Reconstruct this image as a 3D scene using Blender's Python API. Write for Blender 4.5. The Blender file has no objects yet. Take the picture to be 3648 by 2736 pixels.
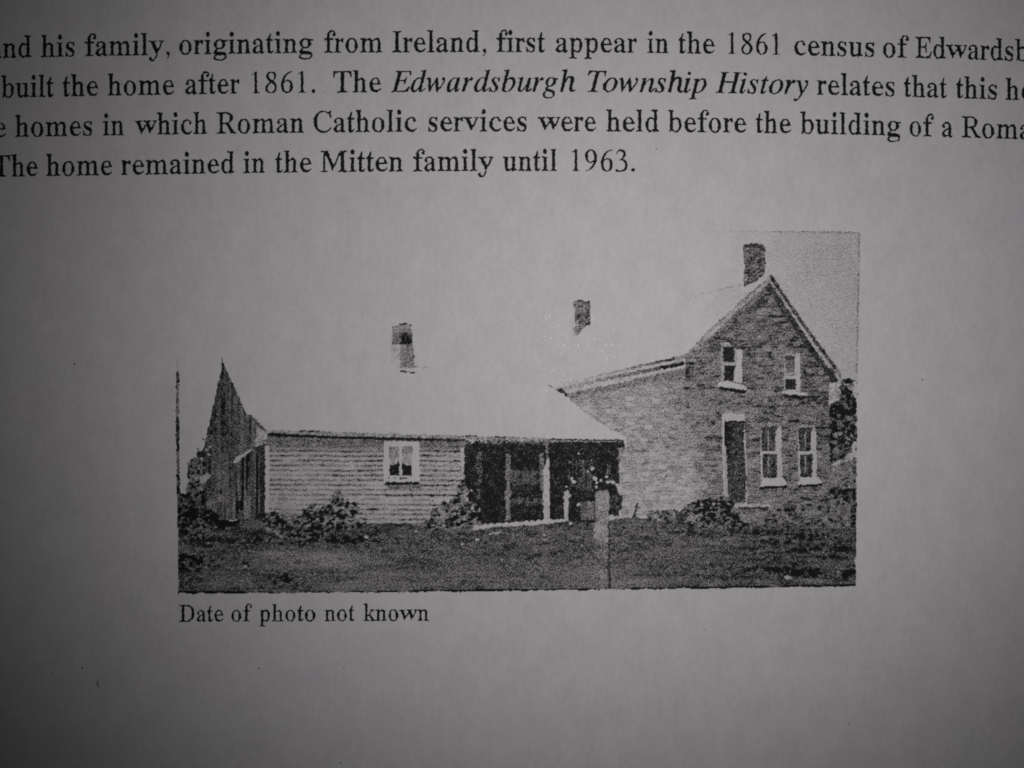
import bpy, math, random
import numpy as np
from mathutils import Vector
from mathutils.geometry import tessellate_polygon

scene = bpy.context.scene
SC = 25.85e3            # photograph pixels per metre of paper (12 point text)
CX, CY = 1824.0, 1368.0  # the point of the sheet straight below the camera


def pos(x, y):
    """print layout units -> metres on the sheet"""
    return (x - CX) / SC, (CY - y) / SC


# ------------------------------------------------------------------ camera, world, lamp, exposure
cam_d = bpy.data.cameras.new('camera')
cam = bpy.data.objects.new('camera', cam_d)
scene.collection.objects.link(cam)
scene.camera = cam
CAM_H = 0.110
cam_d.sensor_width = 36.0
cam_d.lens = 36.0 * CAM_H / (3648 / SC)
cam_d.clip_start = 0.002
cam_d.clip_end = 10.0
cam.location = (0, 0, CAM_H)
cam.rotation_euler = (0, 0, 0)

world = bpy.data.worlds.new('World')
scene.world = world
world.use_nodes = True
world.node_tree.nodes['Background'].inputs[0].default_value = (0.55, 0.6, 0.62, 1)
world.node_tree.nodes['Background'].inputs[1].default_value = 0.004

# the little white lamp beside the camera lens that lights the page
ld = bpy.data.lights.new('phone_lamp', 'SPOT')
ld.energy = 0.145
ld.color = (1.0, 0.957, 0.982)
ld.spot_size = math.radians(122)
ld.spot_blend = 0.76
ld.shadow_soft_size = 0.002
lamp = bpy.data.objects.new('phone_lamp', ld)
scene.collection.objects.link(lamp)
lx, ly = (85.8e-3 * SC - CX) / SC, (CY - 43.5e-3 * SC) / SC
tx, ty = (85.2e-3 * SC - CX) / SC, (CY - 40.7e-3 * SC) / SC
lamp.location = (lx, ly, 0.0839)
lamp.rotation_euler = Vector((tx - lx, ty - ly, -0.0839)).to_track_quat('-Z', 'Y').to_euler()

scene.cycles.use_denoising = False
scene.cycles.filter_width = 1.8   # the phone lens is a little soft this close
scene.view_settings.view_transform = 'Standard'
scene.view_settings.look = 'None'
scene.view_settings.exposure = 0.0
scene.view_settings.gamma = 1.0
scene.view_settings.use_curve_mapping = False


# ------------------------------------------------------------------ materials
def N(nt, kind, **kw):
    n = nt.nodes.new(kind)
    for k, v in kw.items():
        setattr(n, k, v)
    return n


def math_node(nt, op, a, b=None, c=None, clamp=False):
    n = N(nt, 'ShaderNodeMath', operation=op, use_clamp=clamp)
    for i, v in enumerate((a, b, c)):
        if v is None:
            continue
        if isinstance(v, (int, float)):
            n.inputs[i].default_value = v
        else:
            nt.links.new(v, n.inputs[i])
    return n.outputs[0]


def scaled_position(nt, s):
    g = N(nt, 'ShaderNodeNewGeometry')
    m = N(nt, 'ShaderNodeVectorMath', operation='MULTIPLY')
    nt.links.new(g.outputs['Position'], m.inputs[0])
    m.inputs[1].default_value = s
    return m.outputs[0]


def noise(nt, s, detail=2.0, rough=0.5, dist=0.0):
    n = N(nt, 'ShaderNodeTexNoise')
    n.inputs['Scale'].default_value = 1.0
    n.inputs['Detail'].default_value = detail
    n.inputs['Roughness'].default_value = rough
    n.inputs['Distortion'].default_value = dist
    nt.links.new(scaled_position(nt, s), n.inputs['Vector'])
    return n


def mixcol(nt, fac, a, b):
    m = N(nt, 'ShaderNodeMix', data_type='RGBA')
    for sock, v in ((m.inputs[0], fac), (m.inputs[6], a), (m.inputs[7], b)):
        if hasattr(v, 'default_value'):
            nt.links.new(v, sock)
        else:
            sock.default_value = v
    return m.outputs[2]


def paper_colour(nt):
    """white copier paper: cloudy formation, fibre grain, faint tint"""
    cloud = noise(nt, (330, 210, 0), 3.0, 0.55)
    fibre = noise(nt, (9000, 4200, 0), 2.0, 0.6, 1.2)
    mid = noise(nt, (1500, 700, 0), 3.0, 0.6)
    tint = noise(nt, (120, 140, 0), 2.0, 0.5)
    c = mixcol(nt, tint.outputs['Fac'], (0.775, 0.760, 0.752, 1), (0.748, 0.757, 0.772, 1))
    v = math_node(nt, 'MULTIPLY_ADD', cloud.outputs['Fac'], 0.20, 0.838)
    v = math_node(nt, 'MULTIPLY_ADD', fibre.outputs['Fac'], 0.34, math_node(nt, 'SUBTRACT', v, 0.17))
    v = math_node(nt, 'MULTIPLY_ADD', mid.outputs['Fac'], 0.20, math_node(nt, 'SUBTRACT', v, 0.10))
    m = N(nt, 'ShaderNodeVectorMath', operation='SCALE')
    nt.links.new(c, m.inputs[0])
    nt.links.new(v, m.inputs['Scale'])
    return m.outputs[0]


def fibre_normal(nt):
    """a few shiny fibre facets lie tilted in the surface and glint in the lamp"""
    vo = N(nt, 'ShaderNodeTexVoronoi', feature='F1', voronoi_dimensions='2D')
    vo.inputs['Scale'].default_value = 1.0
    nt.links.new(scaled_position(nt, (7600, 5200, 0)), vo.inputs['Vector'])
    sep = N(nt, 'ShaderNodeSeparateColor')
    wn = N(nt, 'ShaderNodeTexWhiteNoise', noise_dimensions='3D')
    nt.links.new(vo.outputs['Color'], wn.inputs['Vector'])
    nt.links.new(wn.outputs['Color'], sep.inputs[0])
    pick = math_node(nt, 'GREATER_THAN', sep.outputs[0], 0.9)
    core = math_node(nt, 'LESS_THAN', vo.outputs['Distance'], 0.22)
    mask = math_node(nt, 'MULTIPLY', pick, core)
    off = N(nt, 'ShaderNodeCombineXYZ')
    nt.links.new(math_node(nt, 'MULTIPLY_ADD', sep.outputs[1], 0.11, -0.055), off.inputs[0])
    nt.links.new(math_node(nt, 'MULTIPLY_ADD', sep.outputs[2], 0.11, -0.055), off.inputs[1])
    off.inputs[2].default_value = 1.0
    nrm = N(nt, 'ShaderNodeVectorMath', operation='NORMALIZE')
    nt.links.new(off.outputs[0], nrm.inputs[0])
    return mask, nrm.outputs[0]


def finish(nt, colour, rough=0.75, glint=True, ink=None):
    out = N(nt, 'ShaderNodeOutputMaterial')
    b = N(nt, 'ShaderNodeBsdfPrincipled')
    if hasattr(colour, 'default_value'):
        nt.links.new(colour, b.inputs['Base Color'])
    else:
        b.inputs['Base Color'].default_value = colour
    b.inputs['Roughness'].default_value = rough
    b.inputs['Specular IOR Level'].default_value = 0.12
    bump = N(nt, 'ShaderNodeBump')
    bump.inputs['Strength'].default_value = 0.25
    bump.inputs['Distance'].default_value = 0.00003
    nt.links.new(noise(nt, (3800, 2600, 0), 3.0, 0.6).outputs['Fac'], bump.inputs['Height'])
    nt.links.new(bump.outputs[0], b.inputs['Normal'])
    if glint:
        mask, nrm = fibre_normal(nt)
        if ink is not None:
            mask = math_node(nt, 'MULTIPLY', mask, math_node(nt, 'SUBTRACT', 1.0, ink))
        g = N(nt, 'ShaderNodeBsdfGlossy')
        g.inputs['Roughness'].default_value = 0.12
        g.inputs['Color'].default_value = (0.0042, 0.0042, 0.0045, 1)
        nt.links.new(nrm, g.inputs['Normal'])
        black = N(nt, 'ShaderNodeBsdfTransparent')
        black.inputs[0].default_value = (0, 0, 0, 1)
        pickg = N(nt, 'ShaderNodeMixShader')
        nt.links.new(mask, pickg.inputs[0])
        nt.links.new(black.outputs[0], pickg.inputs[1])
        nt.links.new(g.outputs[0], pickg.inputs[2])
        add = N(nt, 'ShaderNodeAddShader')
        nt.links.new(b.outputs[0], add.inputs[0])
        nt.links.new(pickg.outputs[0], add.inputs[1])
        nt.links.new(add.outputs[0], out.inputs[0])
    else:
        nt.links.new(b.outputs[0], out.inputs[0])


def new_mat(name):
    m = bpy.data.materials.new(name)
    m.use_nodes = True
    m.node_tree.nodes.clear()
    return m, m.node_tree


INK = (0.016, 0.015, 0.0155, 1)

paper_mat, nt = new_mat('copier_paper')
finish(nt, paper_colour(nt))

toner_mat, nt = new_mat('black_toner')
nz = noise(nt, (5200, 4200, 0), 3.0, 0.7)
fac = math_node(nt, 'MULTIPLY_ADD', nz.outputs['Fac'], 3.4, -1.75, clamp=True)
finish(nt, mixcol(nt, fac, (0.014, 0.0135, 0.014, 1), (0.048, 0.046, 0.047, 1)), 0.6, glint=False)

# the photocopied picture: toner in fine upright worms, as dense as the "tone" of that spot
copy_mat, nt = new_mat('photocopied_picture')
at = N(nt, 'ShaderNodeAttribute', attribute_name='tone')
tone = at.outputs['Fac']
worm = noise(nt, (12500, 6000, 0), 0.6, 0.6, 0.9)
ink = math_node(nt, 'MULTIPLY_ADD', math_node(nt, 'SUBTRACT', tone, worm.outputs['Fac']), 3.3, 0.5, clamp=True)
finish(nt, mixcol(nt, ink, paper_colour(nt), INK), ink=ink)

wood_mat, nt = new_mat('dark_wood')
wn = noise(nt, (12, 160, 0), 4.0, 0.6, 0.8)
finish(nt, mixcol(nt, wn.outputs['Fac'], (0.07, 0.045, 0.03, 1), (0.15, 0.10, 0.065, 1)), 0.5, glint=False)


# ------------------------------------------------------------------ the sheet and the table under it
def height(x, y):
    """the sheet lies almost flat, with a very slight cockle (metres in, metres out)"""
    return 0.00022 * np.sin(x * 38.0 + 0.6) * np.cos(y * 27.0 - 0.4) + 0.00016 * np.sin(x * 17.0 - y * 31.0) + 0.0005


def mesh_obj(name, verts, faces, mat, parent=None):
    me = bpy.data.meshes.new(name)
    me.from_pydata([tuple(v) for v in verts], [], faces)
    me.materials.append(mat)
    me.update()
    o = bpy.data.objects.new(name, me)
    scene.collection.objects.link(o)
    o.parent = parent
    return o


def grid_sheet(name, x0, x1, y0, y1, nx, ny, zf, thick, mat):
    xs = np.linspace(x0, x1, nx)
    ys = np.linspace(y0, y1, ny)
    top = [(x, y, float(zf(x, y))) for y in ys for x in xs]
    bot = [(x, y, z - thick) for x, y, z in top]
    n = len(top)
    F = []
    for j in range(ny - 1):
        for i in range(nx - 1):
            a = j * nx + i
            F.append((a, a + 1, a + nx + 1, a + nx))
            F.append((n + a, n + a + nx, n + a + nx + 1, n + a + 1))
    rim = [i for i in range(nx)] + [j * nx + nx - 1 for j in range(1, ny)] + \
          [(ny - 1) * nx + i for i in range(nx - 2, -1, -1)] + [j * nx for j in range(ny - 2, 0, -1)]
    for k in range(len(rim)):
        a, b = rim[k], rim[(k + 1) % len(rim)]
        F.append((b, a, n + a, n + b))
    o = mesh_obj(name, top + bot, F, mat)
    for p in o.data.polygons:
        p.use_smooth = True
    return o


PX0, PX1 = pos(-970, 0)[0], pos(-970, 0)[0] + 0.2159
PY1 = pos(0, -2350)[1]
PY0 = PY1 - 0.2794
paper = grid_sheet('paper_sheet', PX0, PX1, PY0, PY1, 90, 116, height, 0.0001, paper_mat)
paper['label'] = 'white sheet of paper with black printed text and a photocopied picture of an old house'
paper['category'] = 'paper'

table = grid_sheet('table_top', PX0 - 0.12, PX1 + 0.12, PY0 - 0.08, PY1 + 0.08, 3, 3, lambda x, y: -0.00002, 0.02, wood_mat)
table['kind'] = 'structure'
table['label'] = 'dark wooden table top under the sheet of paper'
for p in table.data.polygons:
    p.use_smooth = False

LIFT = 0.000012


def on_sheet(x, y, lift=LIFT):
    px, py = pos(x, y)
    return (px, py, float(height(px, py)) + lift)


def holder(name, label=None, parent=None):
    o = bpy.data.objects.new(name, None)
    o.empty_display_size = 0.005
    scene.collection.objects.link(o)
    o.parent = parent
    if label:
        o['label'] = label
    return o


# letter outlines, 1000 units to the em: style+letter=advance:x,y,...;x,y,...
FONT = (
    'ra=444:310,-18,354,-18,390,-2,424,30,431,42,426,56,418,65,394,60,374,64,370,70,370,294,365,350,368,358,377,366,377,374,358,385,352,394,347,406,351,422,346,431,338,436,314,440,298,4'
    '58,290,462,262,469,210,474,166,469,130,459,85,434,80,426,79,410,65,386,42,370,42,362,54,353,57,346,54,338,42,330,40,322,42,317,66,304,86,276,94,271,110,271,122,279,142,285,154,298,'
    '153,314,163,322,166,330,162,337,148,346,130,391,142,402,150,414,158,418,174,421,210,421,230,414,244,402,262,394,265,390,269,370,269,294,262,287,154,248,113,226,104,206,70,176,46,13'
    '8,26,126,26,118,40,106,42,94,40,82,26,70,26,62,46,49,60,26,78,7,102,-5,126,-10,182,-9,214,6,246,31,254,33,278,21,291,6,298,-11;170,62,154,68,147,86,142,126,147,158,170,173,186,199,'
    '210,219,246,235,262,234,269,226,270,218,270,110,267,98,250,90,228,70,214,63,198,58|rb=500:266,-22,322,-13,362,5,366,10,370,27,415,78,436,118,449,154,457,202,457,286,445,342,430,374'
    ',406,411,342,468,310,473,274,469,239,454,206,432,181,438,178,450,178,602,181,614,194,618,200,626,201,654,194,666,178,670,142,669,122,666,102,670,18,668,7,658,6,646,9,638,18,631,70,'
    '614,77,586,78,74,75,62,58,54,54,46,55,-10,66,-21,78,-19,114,8,122,25,146,31,189,2,214,-11;250,30,222,40,213,50,202,78,182,84,178,90,178,346,182,362,202,369,222,389,242,398,258,401,'
    '318,391,328,382,338,365,348,334,357,274,357,186,349,110,338,72,330,66,314,62,299,46,286,38,266,31|rc=444:250,-18,278,-18,298,-13,326,-4,362,14,390,36,428,74,435,86,434,94,426,103,4'
    '18,109,410,109,378,86,346,71,322,66,258,65,230,78,207,94,190,117,176,146,166,174,158,218,154,270,158,326,167,366,174,372,191,378,215,410,230,419,262,425,278,422,298,410,312,406,317'
    ',394,314,358,321,330,330,315,346,303,358,301,374,303,402,330,418,335,426,342,425,350,410,357,406,362,399,390,389,410,358,442,350,458,318,468,286,473,246,473,202,465,170,454,138,435'
    ',130,417,106,411,92,398,89,390,94,378,93,370,74,338,61,306,54,299,38,294,33,286,38,278,48,274,50,266,46,218,50,170,46,164,34,158,34,149,38,145,58,137,78,94,96,66,142,20,183,-2|rd=5'
    '00:186,-22,222,-17,238,-12,262,2,286,21,292,18,295,-10,298,-15,306,-19,346,-9,366,5,398,2,470,10,479,14,484,22,484,38,478,46,442,66,422,74,418,86,418,602,421,614,438,622,442,638,44'
    '0,658,430,668,254,670,237,666,231,658,230,650,238,636,250,631,278,624,294,613,314,606,317,602,316,446,314,442,290,436,254,459,230,468,198,473,166,468,97,402,77,370,60,330,46,266,46'
    ',178,51,146,62,107,74,77,106,31,140,2,154,-15;218,53,178,61,170,70,157,98,146,162,146,286,156,346,173,386,182,392,242,401,268,394,290,377,310,371,316,362,317,114,314,102,290,92,273'
    ',70,258,58,234,50|re=444:206,-10,290,-10,314,-3,342,13,362,28,406,73,426,106,423,114,414,123,406,129,398,129,366,97,334,78,298,71,270,74,242,71,210,87,192,106,179,126,172,146,163,1'
    '86,158,222,162,231,174,234,406,234,419,238,425,250,424,278,402,294,383,362,348,414,347,430,343,438,322,453,306,459,274,468,238,473,190,468,154,456,138,447,134,442,130,425,102,396,8'
    '6,374,58,318,38,310,33,302,34,298,50,286,46,246,46,206,58,138,78,90,94,64,126,28,166,1;170,290,160,294,158,302,158,334,166,374,170,382,191,390,210,415,234,425,254,423,270,416,286,3'
    '93,306,386,313,358,313,302,310,293,298,290|rf=333:34,-6,138,-6,158,-3,178,-6,298,-6,310,-5,318,2,321,18,314,30,262,40,238,56,218,59,210,70,211,390,214,395,222,397,314,399,324,410,3'
    '26,430,324,450,314,460,222,462,212,466,210,478,210,598,214,610,242,617,254,630,266,637,290,637,310,630,326,628,329,618,318,598,294,592,286,586,285,554,294,536,306,525,322,520,338,5'
    '11,362,511,370,518,371,534,377,542,406,547,414,554,414,559,410,564,390,570,389,586,390,594,410,599,414,606,406,616,386,618,378,622,367,638,369,658,353,670,322,680,282,686,218,681,1'
    '86,671,176,650,141,618,114,570,90,564,82,558,82,550,86,546,102,544,108,538,103,466,94,462,34,461,25,458,19,450,18,414,24,402,38,398,98,397,105,390,106,382,105,62,98,55,78,52,58,39,'
    '30,32,22,27,18,18,19,6,24,-2|rg=500:182,-210,266,-210,306,-206,350,-197,382,-187,434,-159,468,-126,478,-110,486,-82,482,-75,469,-70,468,-34,470,-30,485,-22,485,-14,478,-8,462,-3,44'
    '6,23,422,45,398,56,338,69,294,73,178,75,158,82,148,90,149,94,162,102,174,130,187,138,210,145,270,142,326,151,338,157,349,170,382,193,396,206,414,230,426,254,446,261,450,270,446,277'
    ',433,282,430,294,431,310,434,315,449,322,449,330,442,336,425,342,411,370,411,378,422,381,477,382,487,386,493,398,493,434,490,446,482,452,370,453,350,449,330,460,290,469,238,474,186'
    ',468,141,454,131,438,102,416,82,396,58,358,38,350,34,346,34,338,50,330,52,326,55,282,70,238,98,203,130,178,134,166,129,158,106,143,100,126,76,102,58,78,38,70,34,66,34,57,46,50,47,4'
    '6,34,38,34,30,38,25,54,18,55,14,49,2,52,-6,62,-15,86,-19,93,-26,90,-31,66,-46,62,-62,44,-86,38,-112,22,-122,22,-130,35,-142,41,-158,58,-164,68,-178,82,-187,126,-201;206,-158,158,-1'
    '47,138,-136,122,-122,102,-114,99,-110,98,-102,101,-94,122,-87,138,-64,162,-48,322,-46,370,-51,401,-62,415,-74,416,-86,397,-98,385,-126,362,-142,342,-149,290,-158;238,190,214,198,19'
    '4,218,174,224,169,230,162,266,162,350,168,382,174,394,194,401,218,420,246,425,266,420,290,401,306,396,312,390,321,346,321,270,317,238,310,222,290,215,266,195|rh=500:34,-6,226,-6,23'
    '4,-5,243,2,246,14,242,26,190,52,186,58,186,338,190,347,206,353,234,378,250,385,270,388,310,383,316,374,321,354,322,70,318,57,302,50,286,36,270,32,262,27,257,14,261,2,266,-3,278,-6,'
    '354,-6,370,-3,390,-6,462,-6,478,-3,484,6,484,22,478,30,428,54,422,82,420,358,433,370,433,378,412,390,394,422,370,446,354,456,314,469,290,469,266,461,242,447,210,420,188,430,186,442'
    ',186,606,190,614,202,622,206,638,204,658,198,666,190,669,34,669,22,663,18,654,19,646,24,638,78,610,82,598,81,62,79,54,74,51,30,32,21,26,18,18,19,6,24,-2|ri=278:34,-6,122,-6,142,-3,'
    '162,-6,242,-6,254,-3,260,6,260,22,254,30,230,39,214,52,198,56,194,66,194,398,198,407,214,414,217,426,216,450,206,460,42,461,30,458,23,450,22,438,28,426,86,402,90,390,89,62,87,54,82'
    ',51,70,48,50,37,30,32,21,26,18,18,19,6,24,-2;126,530,158,530,178,538,202,561,212,582,213,610,205,638,183,662,162,672,130,673,110,667,89,650,75,622,74,586,80,566,100,542|rk=500:34,-'
    '6,242,-6,250,-5,258,1,261,18,254,30,198,52,194,61,190,94,191,190,198,197,226,201,254,196,261,190,347,62,346,50,318,35,302,32,293,26,290,10,298,-3,310,-6,386,-6,410,-1,430,-6,514,-6'
    ',526,-3,532,6,532,22,526,30,502,41,486,58,462,64,455,70,316,274,311,286,328,314,405,390,439,410,474,419,482,424,488,434,489,442,488,450,482,458,462,462,306,462,290,458,282,446,285,'
    '430,294,423,322,416,330,411,333,402,328,386,308,358,268,318,265,310,266,294,242,266,234,262,210,260,192,266,190,282,190,602,193,614,210,622,214,638,212,658,206,666,198,669,42,669,3'
    '0,666,23,658,23,646,30,636,84,614,90,598,89,62,82,51,30,32,21,26,18,18,19,6,24,-2|rl=278:34,-6,242,-6,254,-3,260,6,260,22,254,30,198,52,194,62,194,602,197,614,214,622,218,638,216,6'
    '58,210,666,202,669,42,669,30,666,23,658,23,646,30,636,70,618,86,614,90,602,89,62,87,54,82,51,30,32,21,26,18,18,19,6,24,-2|rm=778:34,-6,122,-6,142,-1,162,-6,238,-6,246,-5,254,2,257,'
    '14,254,26,214,48,198,52,191,74,190,330,194,339,214,345,246,378,262,385,282,388,326,384,335,374,340,354,342,74,338,54,286,32,277,26,274,10,280,-2,298,-6,374,-6,394,-1,414,-6,486,-6,'
    '498,-5,507,2,510,14,506,26,498,32,478,39,466,50,446,58,442,66,442,334,446,343,466,349,482,368,497,378,530,388,578,383,588,362,594,330,594,78,592,62,586,53,570,48,550,36,534,32,526,'
    '27,521,14,525,2,534,-5,546,-6,622,-6,642,-1,666,-6,742,-6,754,-3,761,10,758,26,750,32,702,51,694,62,693,326,683,382,676,402,662,426,626,466,614,469,558,469,538,464,506,447,480,426,'
    '462,405,454,403,426,408,407,434,374,466,366,469,310,469,286,462,270,455,226,420,218,417,214,426,212,450,206,458,198,461,46,462,30,458,22,446,26,428,54,414,66,405,86,398,90,382,89,6'
    '2,82,51,66,47,50,37,30,32,21,26,18,18,19,6,24,-2|rn=500:34,-6,226,-6,234,-5,243,2,246,14,242,26,190,52,186,58,186,338,190,347,206,353,234,378,250,385,270,388,310,383,316,374,321,35'
    '4,322,70,318,57,302,50,286,36,270,32,262,27,257,14,261,2,270,-5,286,-6,354,-6,370,-3,390,-6,466,-6,474,-5,482,1,485,14,482,26,430,52,422,82,420,358,434,374,430,382,412,390,394,422,'
    '370,446,354,456,318,468,294,469,258,458,218,429,210,426,202,454,190,461,38,461,30,460,21,454,18,442,22,428,50,414,62,405,78,398,82,386,81,62,79,54,74,51,30,32,21,26,18,18,19,6,24,-'
    '2|ro=500:242,-22,298,-17,338,-6,358,5,366,14,372,30,396,54,419,86,443,134,450,140,466,145,470,154,466,161,454,166,453,170,458,230,452,278,439,326,419,366,395,398,370,422,366,438,35'
    '8,446,318,463,258,473,190,465,154,451,140,442,132,422,101,390,70,342,55,298,46,250,46,198,54,154,70,110,92,74,107,54,133,30,137,14,149,2,186,-12;246,26,218,36,194,66,174,72,170,78,'
    '162,126,158,242,161,270,162,326,171,378,178,384,195,390,218,419,230,425,250,428,270,424,286,417,308,386,326,380,332,374,341,322,346,206,342,178,341,118,333,74,326,67,309,62,286,36,'
    '262,27|rp=500:34,-210,118,-210,138,-204,162,-210,254,-210,262,-209,270,-202,273,-186,266,-174,254,-168,230,-162,214,-150,194,-144,190,-138,186,-118,186,6,190,14,214,19,250,-6,274,-'
    '16,310,-22,338,-17,400,42,424,78,444,130,453,174,458,242,453,298,455,302,466,307,470,314,466,322,450,327,443,334,431,366,414,398,417,422,406,434,374,441,345,458,334,470,322,473,298'
    ',473,271,466,242,451,214,425,206,422,202,430,200,450,194,458,186,461,42,461,34,460,25,454,22,438,28,426,62,408,82,402,90,358,89,-110,82,-147,62,-153,21,-178,18,-186,19,-198,24,-206'
    ';262,50,237,58,214,82,194,88,187,98,186,334,189,346,211,354,238,387,258,397,274,397,322,391,332,382,341,366,352,318,357,274,357,182,345,102,327,66,314,58|rr=333:30,-6,98,-6,118,-4,'
    '138,-6,218,-6,226,-5,234,2,237,18,230,30,194,42,170,66,170,302,177,330,190,341,206,364,218,369,238,369,246,365,262,342,265,326,274,319,302,319,324,334,331,346,328,362,333,394,325,4'
    '26,326,445,314,458,278,465,262,463,222,437,202,430,186,412,178,407,177,446,174,454,166,460,38,461,30,460,21,454,18,442,21,430,30,421,46,414,62,403,66,390,65,62,59,50,42,38,22,30,15'
    ',22,14,10,17,2|rs=389:202,-22,242,-17,274,-6,302,13,323,34,330,46,327,66,341,126,340,166,350,182,346,190,333,198,310,234,294,250,262,273,178,318,158,331,142,350,136,374,150,386,158'
    ',406,170,417,202,425,226,420,254,406,274,387,304,326,314,319,326,319,336,330,338,354,337,454,334,466,326,472,314,471,298,457,286,454,198,473,174,473,134,463,106,447,76,418,73,410,7'
    '5,394,69,378,53,366,49,358,60,342,61,334,60,310,50,298,49,290,66,277,86,244,114,215,134,200,243,138,258,120,268,94,266,86,254,74,243,50,234,42,218,35,194,30,166,36,146,44,123,62,10'
    '2,94,78,154,70,160,54,160,45,154,42,142,43,-6,50,-15,62,-18,71,-14,90,3,110,5,170,-16|rt=278:131,-18,158,-11,194,-10,210,-3,227,10,251,38,268,66,276,90,276,98,270,106,254,113,245,1'
    '06,231,82,222,73,214,70,190,70,178,74,171,94,171,390,174,395,182,397,250,399,260,410,262,434,260,450,250,460,182,462,172,466,170,474,170,502,185,526,186,602,182,618,170,625,157,622'
    ',145,606,113,554,113,534,99,514,59,466,32,454,21,438,18,426,19,410,24,402,34,398,62,397,66,394,69,386,70,70,69,62,62,54,61,46,76,34,77,14,87,2,94,-3|ru=500:146,-18,202,-18,218,-15,'
    '250,-2,290,29,294,29,297,22,299,-10,302,-15,310,-19,346,-9,374,9,410,6,454,10,478,15,486,22,489,38,482,50,458,58,442,70,426,76,422,86,422,394,423,402,438,414,441,422,441,446,434,45'
    '8,418,462,266,461,254,458,247,450,246,438,252,426,282,415,298,401,314,394,317,390,318,114,314,101,297,94,278,74,254,64,238,62,190,69,184,78,178,102,178,394,182,406,190,410,196,418,'
    '197,442,194,454,186,460,166,462,30,461,22,460,13,454,10,438,16,426,66,406,72,394,74,130,79,90,96,38,126,2,134,-12|rv=500:241,18,250,15,258,23,310,136,318,141,334,143,343,150,450,38'
    '6,453,402,494,422,502,430,505,446,498,458,482,462,346,461,338,460,329,454,326,442,330,428,338,423,378,413,385,406,386,394,380,370,318,231,307,210,302,208,290,220,274,213,266,221,20'
    '8,358,194,398,195,406,202,413,270,425,276,434,277,442,276,450,270,458,258,461,170,461,146,454,114,454,82,461,14,462,2,460,-7,454,-10,438,-2,424,38,407,58,404,67,394,98,333|rw=722:2'
    '13,18,222,15,229,22,290,150,298,157,314,158,323,166,363,250,370,258,386,251,402,254,406,249,486,31,494,23,502,25,564,154,570,160,594,165,601,174,688,362,699,390,700,402,722,417,738'
    ',423,746,429,749,442,746,454,738,460,722,462,606,461,590,455,586,442,590,428,598,423,630,413,638,407,639,402,628,370,578,262,567,242,562,238,546,247,534,242,526,246,474,394,478,407'
    ',526,419,539,426,545,442,544,450,538,458,526,461,450,461,426,454,406,454,390,455,370,461,294,461,282,458,274,446,277,430,282,425,306,418,326,407,347,402,361,374,370,342,362,328,342'
    ',324,333,318,288,222,278,214,266,224,250,218,242,225,188,350,173,394,173,406,178,411,218,418,232,426,237,442,236,450,230,458,218,461,150,461,126,454,98,454,82,454,58,461,-2,461,-15'
    ',458,-22,445,-22,434,-18,424,14,407,38,403,47,390|ry=500:110,-206,142,-203,162,-196,182,-183,218,-147,250,-98,287,-14,286,-3,274,6,272,14,318,126,328,142,350,146,357,154,454,382,45'
    '5,390,452,402,503,426,509,442,508,450,502,458,486,462,350,461,342,460,333,454,330,438,336,426,354,420,382,415,390,410,392,402,382,366,364,318,319,214,310,204,298,212,282,207,274,21'
    '4,201,378,196,398,197,406,202,411,254,418,270,425,276,434,277,442,276,450,270,458,258,461,174,461,150,454,110,454,78,461,10,462,-2,460,-11,454,-14,438,-8,426,34,407,58,403,69,390,2'
    '44,18,243,10,227,-2,217,-42,195,-90,180,-110,154,-132,110,-133,106,-126,104,-98,94,-74,94,-60,90,-54,82,-51,38,-52,30,-58,29,-74,23,-82,-2,-88,-10,-94,-10,-102,6,-109,10,-118,8,-13'
    '4,-10,-143,-10,-150,-7,-154,21,-162,40,-182,58,-194|rC=667:342,-22,390,-22,446,-13,485,-2,522,14,558,37,584,58,618,93,638,118,643,130,639,138,622,155,610,158,570,116,522,81,470,56,'
    '430,46,366,47,326,58,298,72,270,75,258,82,232,114,216,146,199,202,190,254,186,322,190,414,199,474,212,526,228,562,242,583,250,588,274,593,310,621,338,632,370,637,398,637,422,632,45'
    '0,623,476,610,518,577,546,572,554,567,568,546,567,542,558,534,557,526,593,450,602,443,622,443,630,449,633,458,633,550,626,561,608,566,606,578,609,594,626,598,633,610,633,670,630,67'
    '8,622,684,610,685,598,682,578,651,566,644,554,642,538,645,458,673,394,685,342,685,306,681,234,660,217,650,209,630,164,594,129,554,96,502,74,450,54,444,46,438,46,430,62,424,66,418,5'
    '8,330,67,250,80,202,112,134,163,70,209,34,246,13,258,-3,286,-13|rD=722:38,-6,158,-6,186,1,218,-6,354,-6,374,-3,414,-2,454,7,482,15,498,33,526,46,562,73,611,126,639,182,657,250,662,'
    '298,661,382,657,418,662,424,674,427,678,434,674,442,650,450,619,518,591,558,558,590,506,626,490,645,438,660,378,669,218,669,186,662,154,669,38,670,26,668,17,662,14,646,22,633,70,62'
    '4,94,609,119,602,124,594,129,562,129,86,122,65,98,59,74,43,42,36,26,27,22,18,23,6,28,-2;306,46,254,66,246,94,246,574,251,598,258,605,274,607,302,621,354,621,406,604,438,584,466,579'
    ',485,558,501,526,520,466,529,410,534,326,529,254,521,202,508,154,494,122,466,84,454,78,430,75,402,60,374,51,346,46|rE=611:30,-6,150,-6,178,1,214,-6,542,-6,554,-5,563,2,568,14,571,3'
    '8,566,45,546,50,545,58,550,71,574,74,580,82,601,194,600,206,590,216,574,216,561,206,542,162,506,110,506,102,512,90,498,79,462,77,430,64,386,54,354,50,302,50,262,61,238,64,233,74,23'
    '0,94,230,302,234,315,274,317,358,300,361,298,362,282,381,238,393,174,402,167,418,167,426,174,430,190,429,314,422,325,402,328,398,342,401,358,422,362,429,374,428,498,422,506,414,509'
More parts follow.
